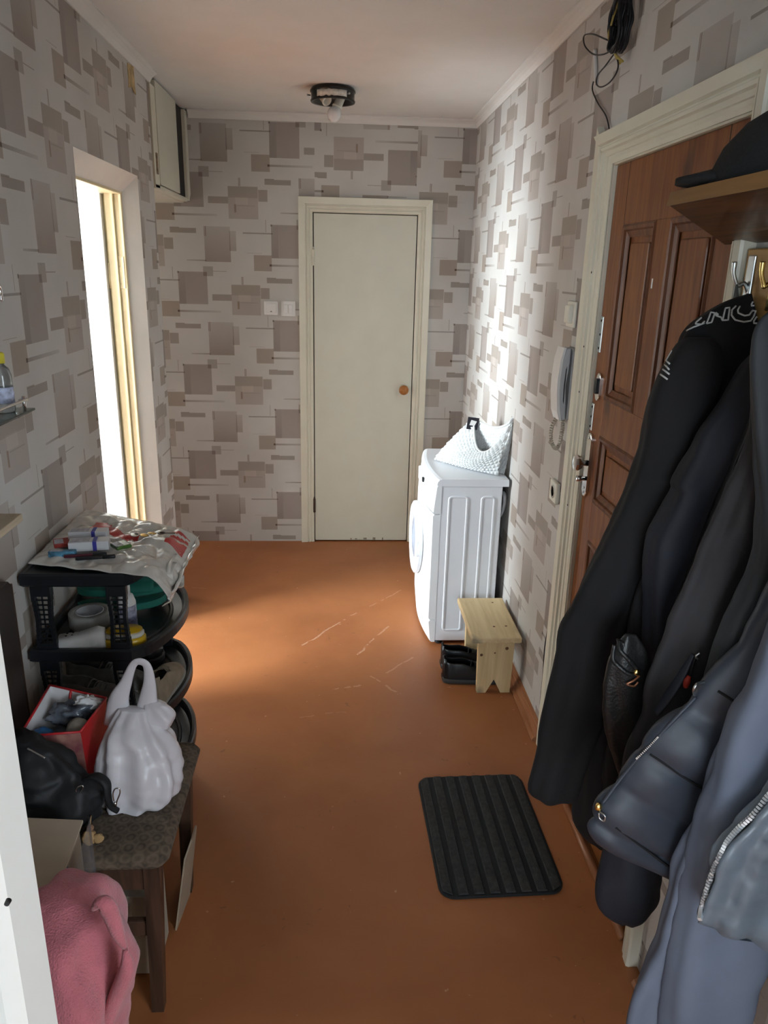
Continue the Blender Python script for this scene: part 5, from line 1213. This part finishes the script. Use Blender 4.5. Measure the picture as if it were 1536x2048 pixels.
tube('strap', [(R-0.045, 1.413, 1.693), (R-0.046, 1.404, 1.660), (R-0.050, 1.396, 1.625), (R-0.050, 1.390, 1.605)], [0.004, 0.010, 0.012, 0.010], mat('grey_webbing', (0.06, 0.065, 0.06), 0.7), ln, 10, 16, flat=0.4)
tube('clip', [(R-0.054, 1.402, 1.645), (R-0.060, 1.400, 1.635), (R-0.056, 1.398, 1.623), (R-0.050, 1.400, 1.631)], 0.002, M_BRASS, ln, 6, 14)
cp_ = thing('wool_hat', 'black wool flat cap lying on the hat shelf', 'hat', (0.64, 1.12, 1.84))
M_CAP = mat('black_wool', (0.010, 0.011, 0.012), 0.9, var=0.2, bump=0.4, bscale=160)
rings = []
for z, s, dx in ((0.0, 0.90, 0), (0.008, 1.04, 0), (0.032, 1.10, 0.004), (0.062, 1.02, 0.008), (0.090, 0.82, 0.012), (0.110, 0.50, 0.016), (0.116, 0.14, 0.018)):
    rings.append([Vector((p.x, p.y, p.z+0.006*noise.noise(p*14))) for p in ellring((0.640+dx, 1.115-dx, 1.838+z-0.02*(s)), (0.105*s, 0, 0.016*0), (0, 0.120*s, 0), 36)])
for rg in rings:
    for p in rg: p.z = max(p.z, fz+th+0.002+(p.x-fx)*(wz-fz)/(wx-fx))
loft('crown', rings, M_CAP, cp_)
br = []
for s in (1.0, 0.97, 0.6, 0.1):
    br.append([Vector((p.x, p.y, p.z)) for p in ellring((0.583, 1.175, 1.836+0.020*(1-s)+0.009), (-0.062*s, 0.055*s, 0), (0.050*s, 0.055*s, 0.0), 28)])
loft('brim', [[p-Vector((0, 0, 0.008)) for p in br[0]]]+br, M_CAP, cp_)
# ================================================================ COATS
M_BLK = mat('black_fleece', (0.0065, 0.0065, 0.0075), 0.85, var=0.25, vscale=9, bump=0.15, bscale=120)
M_NAVY = mat('navy_black_cloth', (0.0075, 0.0090, 0.0150), 0.75, var=0.25, vscale=9, bump=0.15, bscale=120)
M_CHAR = mat('charcoal_softshell', (0.020, 0.018, 0.020), 0.7, var=0.15, vscale=9, bump=0.1, bscale=160)
M_GREYJ = mat('grey_softshell', (0.026, 0.030, 0.034), 0.7, var=0.12, vscale=7, bump=0.1, bscale=160)
M_SLATE = mat('dark_slate_nylon', (0.034, 0.041, 0.056), 0.5, var=0.12, vscale=8, bump=0.2, bscale=30)
M_LSLATE = mat('slate_blue_cloth', (0.125, 0.148, 0.200), 0.75, var=0.10, vscale=8, bump=0.12, bscale=40)
M_SHINY = mat('slate_shiny_nylon', (0.130, 0.158, 0.190), 0.32, var=0.15, vscale=14, bump=0.3, bscale=25)
M_LETT = mat('white_embroidery', (0.62, 0.62, 0.60), 0.7, var=0.05)
M_BLEATH = mat('black_grain_leather', (0.014, 0.014, 0.014), 0.38, var=0.3, bump=0.3, bscale=200)
def R2(l, r, y, t, y2=None): return (at(l[0], l[1], y=y), at(r[0], r[1], y=y2 or y), t)
def RW(rows, y, t, dr=0): return [R2((l, py), (r, py+dr), y, t*(s if s else 1)) for py, l, r, s in rows]
def coat(name, label, y): return thing(name, label, 'jacket', (R-0.06, y, 1.60), 'coats on the wall hooks')
# black jacket with outlined lettering
c1 = coat('black_lettered_jacket', 'black jacket with white outlined lettering on the shoulder, farthest of the coats', 1.38)
b1 = soft('body', RW([(588, 1492, 1535, .3), (606, 1445, 1560, .5), (634, 1402, 1590, .8), (661, 1372, 1600, 1), (700, 1350, 1600, 1), (800, 1310, 1600, 1.1), (950, 1275, 1600, 1.2), (1140, 1215, 1580, 1.2), (1330, 1180, 1540, 1.2), (1520, 1158, 1480, 1.2), (1640, 1152, 1440, 1.1), (1684, 1175, 1420, .9)], 1.385, 0.045), M_BLK, c1, 60, 56, 0.006, 7, 1, 0.008, 8)
s1 = soft('sleeve', RW([(676, 1372, 1420, .5), (698, 1350, 1440, .8), (749, 1323, 1440, 1), (816, 1298, 1420, 1.1), (897, 1278, 1395, 1.1), (947, 1264, 1375, 1.1), (1005, 1244, 1350, 1.1), (1086, 1204, 1315, 1.1), (1140, 1177, 1290, 1.1), (1217, 1143, 1262, 1.1), (1252, 1122, 1246, 1.1), (1329, 1107, 1226, 1.1), (1445, 1085, 1200, 1), (1540, 1068, 1168, .9), (1580, 1062, 1154, .85), (1594, 1072, 1148, .7)], 1.320, 0.036), M_BLK, c1, 60, 40, 0.004, 5, 4, 0.006, 9)
tr_ = bvh([b1, s1])
def K6(x, y): return (1300+x/6.4, 440+y/6.4)
strokes = [[(1100, 1100), (1050, 1150), (1045, 1220), (1090, 1280), (1200, 1305), (1290, 1290), (1330, 1230), (1355, 1165), (1310, 1160), (1270, 1215), (1210, 1225), (1130, 1190), (1125, 1150), (1150, 1105)],
 [(965, 1130), (1020, 1120), (1000, 1280), (930, 1285), (965, 1130)], [(725, 1325), (780, 1180), (830, 1190), (790, 1310), (725, 1325)], [(830, 1190), (850, 1225), (910, 1245), (930, 1285)], [(840, 1185), (875, 1215)],
 [(660, 1250), (590, 1310), (585, 1330), (660, 1335), (700, 1295)], [(470, 1415), (560, 1370), (700, 1320)], [(1430, 1240), (1370, 1235), (1330, 1290), (1330, 1320), (1380, 1325)],
 [(1390, 1020), (1370, 1090), (1300, 1100), (1300, 1075), (1320, 1045)], [(1430, 1045), (1440, 1065), (1505, 1075)],
 [(135, 1975), (225, 2040)], [(165, 1910), (250, 1975)], [(190, 1850), (245, 1915)], [(292, 1612), (282, 1670), (240, 1690), (207, 1800), (250, 1840)]]
for s in strokes:
    dense = []
    for a, b in zip(s, s[1:]):
        n = max(2, int(math.hypot(b[0]-a[0], b[1]-a[1])/25))
        dense += [(a[0]+(b[0]-a[0])*i/n, a[1]+(b[1]-a[1])*i/n) for i in range(n)]
    dense.append(s[-1]); pts = []
    for q in dense:
        h = tr_.ray_cast(Vector((0, 0, CAMH)), pray(*K6(*q)))
        if h[0] is not None: pts.append(h[0]-pray(*K6(*q))*0.0012)
    if len(pts) > 1: mk('letter_outline', *tube_geo(pts, 0.0017, 5), M_LETT, c1, True)
# navy jacket
c2 = coat('navy_jacket', 'navy-black jacket with bent sleeve hanging beside the lettered jacket', 1.26)
soft('body', RW([(700, 1520, 1580, .4), (730, 1490, 1620, .8), (790, 1460, 1640, 1), (870, 1415, 1640, 1), (1000, 1365, 1620, 1), (1200, 1275, 1560, 1), (1400, 1232, 1500, 1), (1540, 1205, 1440, 1), (1590, 1210, 1420, .7)], 1.275, 0.030), M_BLK, c2, 50, 48, 0.006, 6, 6, 0.008, 8)
soft('sleeve', RW([(706, 1505, 1560, .5), (740, 1478, 1560, .9), (796, 1446, 1550, 1), (863, 1399, 1535, 1), (914, 1378, 1520, 1), (964, 1347, 1500, 1), (984, 1348, 1490, 1), (1031, 1322, 1470, 1), (1086, 1298, 1440, 1), (1150, 1290, 1415, 1), (1230, 1290, 1380, .9), (1300, 1296, 1352, .7), (1330, 1302, 1340, .5)], 1.215, 0.034), M_NAVY, c2, 50, 40, 0.004, 5, 8, 0.007, 10)
# leather shoulder bag between the coats
lb = thing('leather_bag', 'black leather shoulder bag with open zip hanging among the coats', 'bag', (0.5, 1.16, 0.75))
o = soft('bag_body', RW([(1268, 1248, 1275, .4), (1300, 1228, 1292, .8), (1340, 1214, 1304, 1), (1400, 1210, 1316, 1), (1460, 1212, 1320, 1), (1510, 1222, 1310, 1), (1548, 1240, 1290, .7)], 1.148, 0.018), M_BLEATH, lb, 36, 36, 0.003, 4, 2, 0.005, 12)
tr_ = bvh([o])
S_ = lambda px, py, l=0.003: onsurf(tr_, px, py, l, 1.15)
tube('zip_edge', [S_(1229, 1290), S_(1226, 1318), S_(1240, 1335), S_(1258, 1348), S_(1272, 1350)], 0.004, M_BLEATH, lb, 8, 30)
tube('zip_edge', [S_(1238, 1282), S_(1240, 1300), S_(1256, 1318), S_(1270, 1334), S_(1278, 1346)], 0.004, M_BLEATH, lb, 8, 30)
blob('zip_slider', None, None, S_(1273, 1345, 0.005), (0.006, 0.005, 0.007), M_BRASS, 1, 0.1, 2, None, lb, 10, 14)
tube('zip_pull', [S_(1279, 1352, .008), S_(1266, 1362, .010), S_(1254, 1368, .010), S_(1268, 1372, .010), S_(1276, 1364, .009)], 0.002, mat('copper_pull', (0.45, 0.20, 0.11), 0.35, 0.7), lb, 6, 20)
tube('strap', [S_(1240, 1282), (0.56, 1.17, 1.0), (0.62, 1.18, 1.25), (0.70, 1.18, 1.60), (0.735, 1.18, 1.70)], 0.010, M_BLEATH, lb, 8, 30, flat=0.35)
# charcoal softshell
c3 = coat('charcoal_softshell_jacket', 'charcoal softshell jacket with red zip pull, in the middle of the coats', 1.12)
o = soft('body', RW([(640, 1530, 1640, .5), (700, 1508, 1660, .8), (857, 1502, 1660, 1), (930, 1478, 1650, 1), (1032, 1430, 1640, 1), (1133, 1386, 1620, 1), (1257, 1340, 1600, 1), (1322, 1310, 1580, 1), (1360, 1296, 1560, 1), (1430, 1290, 1540, 1), (1490, 1262, 1520, .9), (1540, 1250, 1500, .6)], 1.095, 0.026), M_CHAR, c3, 50, 48, 0.005, 6, 3, 0.008, 9)
tr_ = bvh([o])
tube('pocket_flap', [S_(1386, 1308), S_(1366, 1345), S_(1340, 1385), S_(1312, 1425)], [0.004, 0.010, 0.012, 0.009], M_SLATE, c3, 10, 24, flat=0.4)
tube('zip_pull_cord', [S_(1394, 1308, .008), S_(1386, 1330, .010), S_(1380, 1352, .010)], 0.0022, M_BLACKP, c3, 6, 12)
tube('zip_pull_tip', [S_(1379, 1352, .010), S_(1374, 1362, .012), S_(1371, 1374, .012)], [0.003, 0.0055, 0.004], mat('red_rubber', (0.42, 0.035, 0.02), 0.5), c3, 8, 10)
tube('zip_ring', [S_(1400, 1306, .008), S_(1392, 1312, .010), S_(1396, 1318, .010)], 0.002, M_STEEL, c3, 6, 10)
# grey jacket
c4 = coat('grey_jacket', 'plain dark grey jacket hanging at the right edge of the picture', 1.03)
soft('body', RW([(618, 1540, 1640, .5), (645, 1512, 1680, .8), (700, 1499, 1700, 1), (850, 1503, 1700, 1), (1000, 1513, 1700, 1), (1070, 1512, 1690, 1), (1130, 1500, 1680, 1), (1250, 1447, 1660, 1), (1350, 1412, 1630, 1), (1440, 1392, 1600, .8), (1480, 1400, 1580, .5)], 1.008, 0.018), M_GREYJ, c4, 46, 48, 0.005, 5, 9, 0.008, 8)
# dark slate puffer
c5 = coat('dark_slate_puffer', 'dark slate quilted jacket with zip along its slanting front edge', 0.96)
o5 = soft('body', [R2((1600, 900), (1720, 900), .955, .012), R2((1570, 1060), (1715, 1060), .955, .022), R2((1540, 1180), (1700, 1190), .955, .028), R2((1475, 1300), (1640, 1340), .955, .030), R2((1394, 1390), (1580, 1480), .955, .030), R2((1322, 1460), (1540, 1565), .955, .030), R2((1274, 1515), (1500, 1630), .955, .030), R2((1238, 1560), (1470, 1685), .955, .030), R2((1199, 1612), (1450, 1735), .955, .028), R2((1180, 1655), (1430, 1768), .955, .022), R2((1190, 1688), (1425, 1790), .955, .012)],
     M_SLATE, c5, 70, 56, 0.003, 5, 5, 0.006, 10, quilt=7, qamp=0.013)
tr5 = bvh([o5])
S5 = lambda px, py, l=0.003: onsurf(tr5, px, py, l, 0.93)
def teeth(name, pts, n, s, m, parent):
    P = cat(pts, n); bm = bmesh.new()
    for i, p in enumerate(P):
        t = (P[min(i+1, n-1)]-P[max(i-1, 0)]).normalized(); q = Vector((0, 0, 1)).rotation_difference(t)
        bm_box(bm, -s, s, -s, s, -s*0.62, s*0.62, M=Matrix.Translation(p) @ q.to_matrix().to_4x4())
    return mkbm(name, bm, m, parent, props=dict(kind='stuff'))
for sm in ([(1300, 1508), (1330, 1528), (1370, 1556), (1420, 1586)], [(1436, 1382), (1470, 1404), (1500, 1422)], [(1232, 1655), (1280, 1690), (1330, 1728), (1390, 1766)]):
    tube('quilt_seam', [S5(a, b, 0.0) for a, b in sm], 0.0022, M_BLK, c5, 6, 24)
teeth('zip_teeth', [S5(1316, 1474), S5(1296, 1495), S5(1273, 1517)], 18, 0.0012, M_STEEL, c5)
tube('zip_tape', [S5(1392, 1394, .001), S5(1340, 1448, .001), S5(1284, 1508, .001), S5(1246, 1552, .001), S5(1206, 1606, .001)], 0.0028, M_SLATE, c5, 8, 40)
blob('zip_slider', None, None, S5(1197, 1614, .006), (0.006, 0.005, 0.007), M_BRASS, 3, 0.15, 2, None, c5, 10, 14)
tube('zip_pull', [S5(1199, 1624, .007), S5(1210, 1632, .008), S5(1208, 1642, .008), S5(1199, 1636, .008), S5(1198, 1626, .007)], 0.0015, M_STEEL, c5, 6, 20)
tube('drawcord_ring', [S5(1408, 1364, .006), S5(1394, 1368, .010), S5(1387, 1382, .010), S5(1389, 1390, .006)], 0.002, M_STEEL, c5, 6, 20)
# black sleeve hanging below
c6 = coat('black_long_jacket', 'black jacket of which only the rounded sleeve end hangs below the puffer', 1.06)
soft('sleeve', RW([(1560, 1235, 1330, .8), (1640, 1222, 1322, 1), (1690, 1212, 1318, 1), (1730, 1203, 1320, 1.1), (1765, 1194, 1320, 1.1), (1800, 1192, 1316, 1.05), (1824, 1206, 1298, .9), (1842, 1236, 1268, .5)], 1.045, 0.030), M_NAVY, c6, 40, 40, 0.003, 4, 7, 0.005, 9)
soft('body', RW([(900, 1560, 1600, .5), (1100, 1490, 1600, .8), (1300, 1410, 1560, 1), (1480, 1340, 1500, 1), (1600, 1300, 1440, .8)], 1.140, 0.005), M_NAVY, c6, 30, 36, 0.0, 4, 7, 0.001, 9)
# slate-blue long coat
c7 = coat('slate_blue_coat', 'long slate-blue coat hanging nearest the camera, reaching the bottom edge', 0.87)
o7 = soft('front_panel', [R2((1640, 900), (1760, 900), .86, .020), R2((1590, 1080), (1750, 1080), .86, .028), R2((1548, 1230), (1720, 1230), .86, .034), R2((1492, 1380), (1700, 1390), .86, .036), R2((1464, 1440), (1690, 1460), .86, .036), R2((1424, 1560), (1670, 1580), .86, .036), R2((1398, 1650), (1650, 1680), .86, .036), R2((1372, 1740), (1610, 1760), .86, .036), R2((1352, 1830), (1570, 1850), .86, .036), R2((1338, 1920), (1530, 1940), .86, .036), R2((1322, 2048), (1492, 2060), .86, .036), R2((1306, 2200), (1450, 2210), .86, .036), R2((1300, 2330), (1430, 2330), .86, .03)],
     M_LSLATE, c7, 64, 56, 0.004, 5, 2, 0.010, 7)
soft('side_panel', [R2((1470, 1420), (1520, 1440), .885, .010), R2((1424, 1540), (1480, 1560), .885, .016), R2((1392, 1640), (1450, 1660), .885, .018), R2((1352, 1716), (1420, 1740), .885, .020), R2((1332, 1800), (1400, 1820), .89, .022), R2((1316, 1880), (1390, 1900), .895, .024), R2((1284, 1945), (1370, 1960), .90, .026), R2((1254, 2020), (1350, 2040), .90, .026), R2((1252, 2110), (1340, 2120), .90, .026), R2((1250, 2260), (1330, 2270), .90, .024)],
     M_LSLATE, c7, 50, 40, 0.004, 4, 5, 0.007, 8)
# shiny jacket, zip at its front edge
c8 = coat('shiny_slate_jacket', 'shiny slate jacket with chunky silver zip and gathered hem, rightmost in front', 0.78)
o8 = soft('body', [R2((1700, 1150), (1800, 1150), .785, .014), R2((1640, 1380), (1770, 1380), .785, .022), R2((1562, 1560), (1720, 1520), .785, .026), R2((1502, 1632), (1712, 1610), .785, .028), R2((1454, 1682), (1700, 1690), .785, .028), R2((1428, 1735), (1690, 1775), .785, .027), R2((1408, 1790), (1672, 1850), .785, .026), R2((1398, 1826), (1655, 1905), .785, .022), R2((1400, 1842), (1650, 1930), .785, .012)],
     M_SHINY, c8, 64, 64, 0.006, 9, 3, 0.012, 16)
tr8 = bvh([o8])
S8 = lambda px, py, l=0.003: onsurf(tr8, px, py, l, 0.76)
zp = [S8(1560, 1568), S8(1536, 1592), S8(1508, 1628), S8(1478, 1656), S8(1454, 1684), S8(1438, 1716), S8(1424, 1748), S8(1412, 1785), S8(1404, 1815), S8(1400, 1836)]
tube('zip_tape', zp, 0.004, M_BLACKP, c8, 8, 50, flat=0.5)
teeth('zip_teeth', [p-pray(1450, 1700)*0.007 for p in zp], 60, 0.0026, mat('bright_zip_metal', (0.72, 0.75, 0.78), 0.4, 0.6), c8)
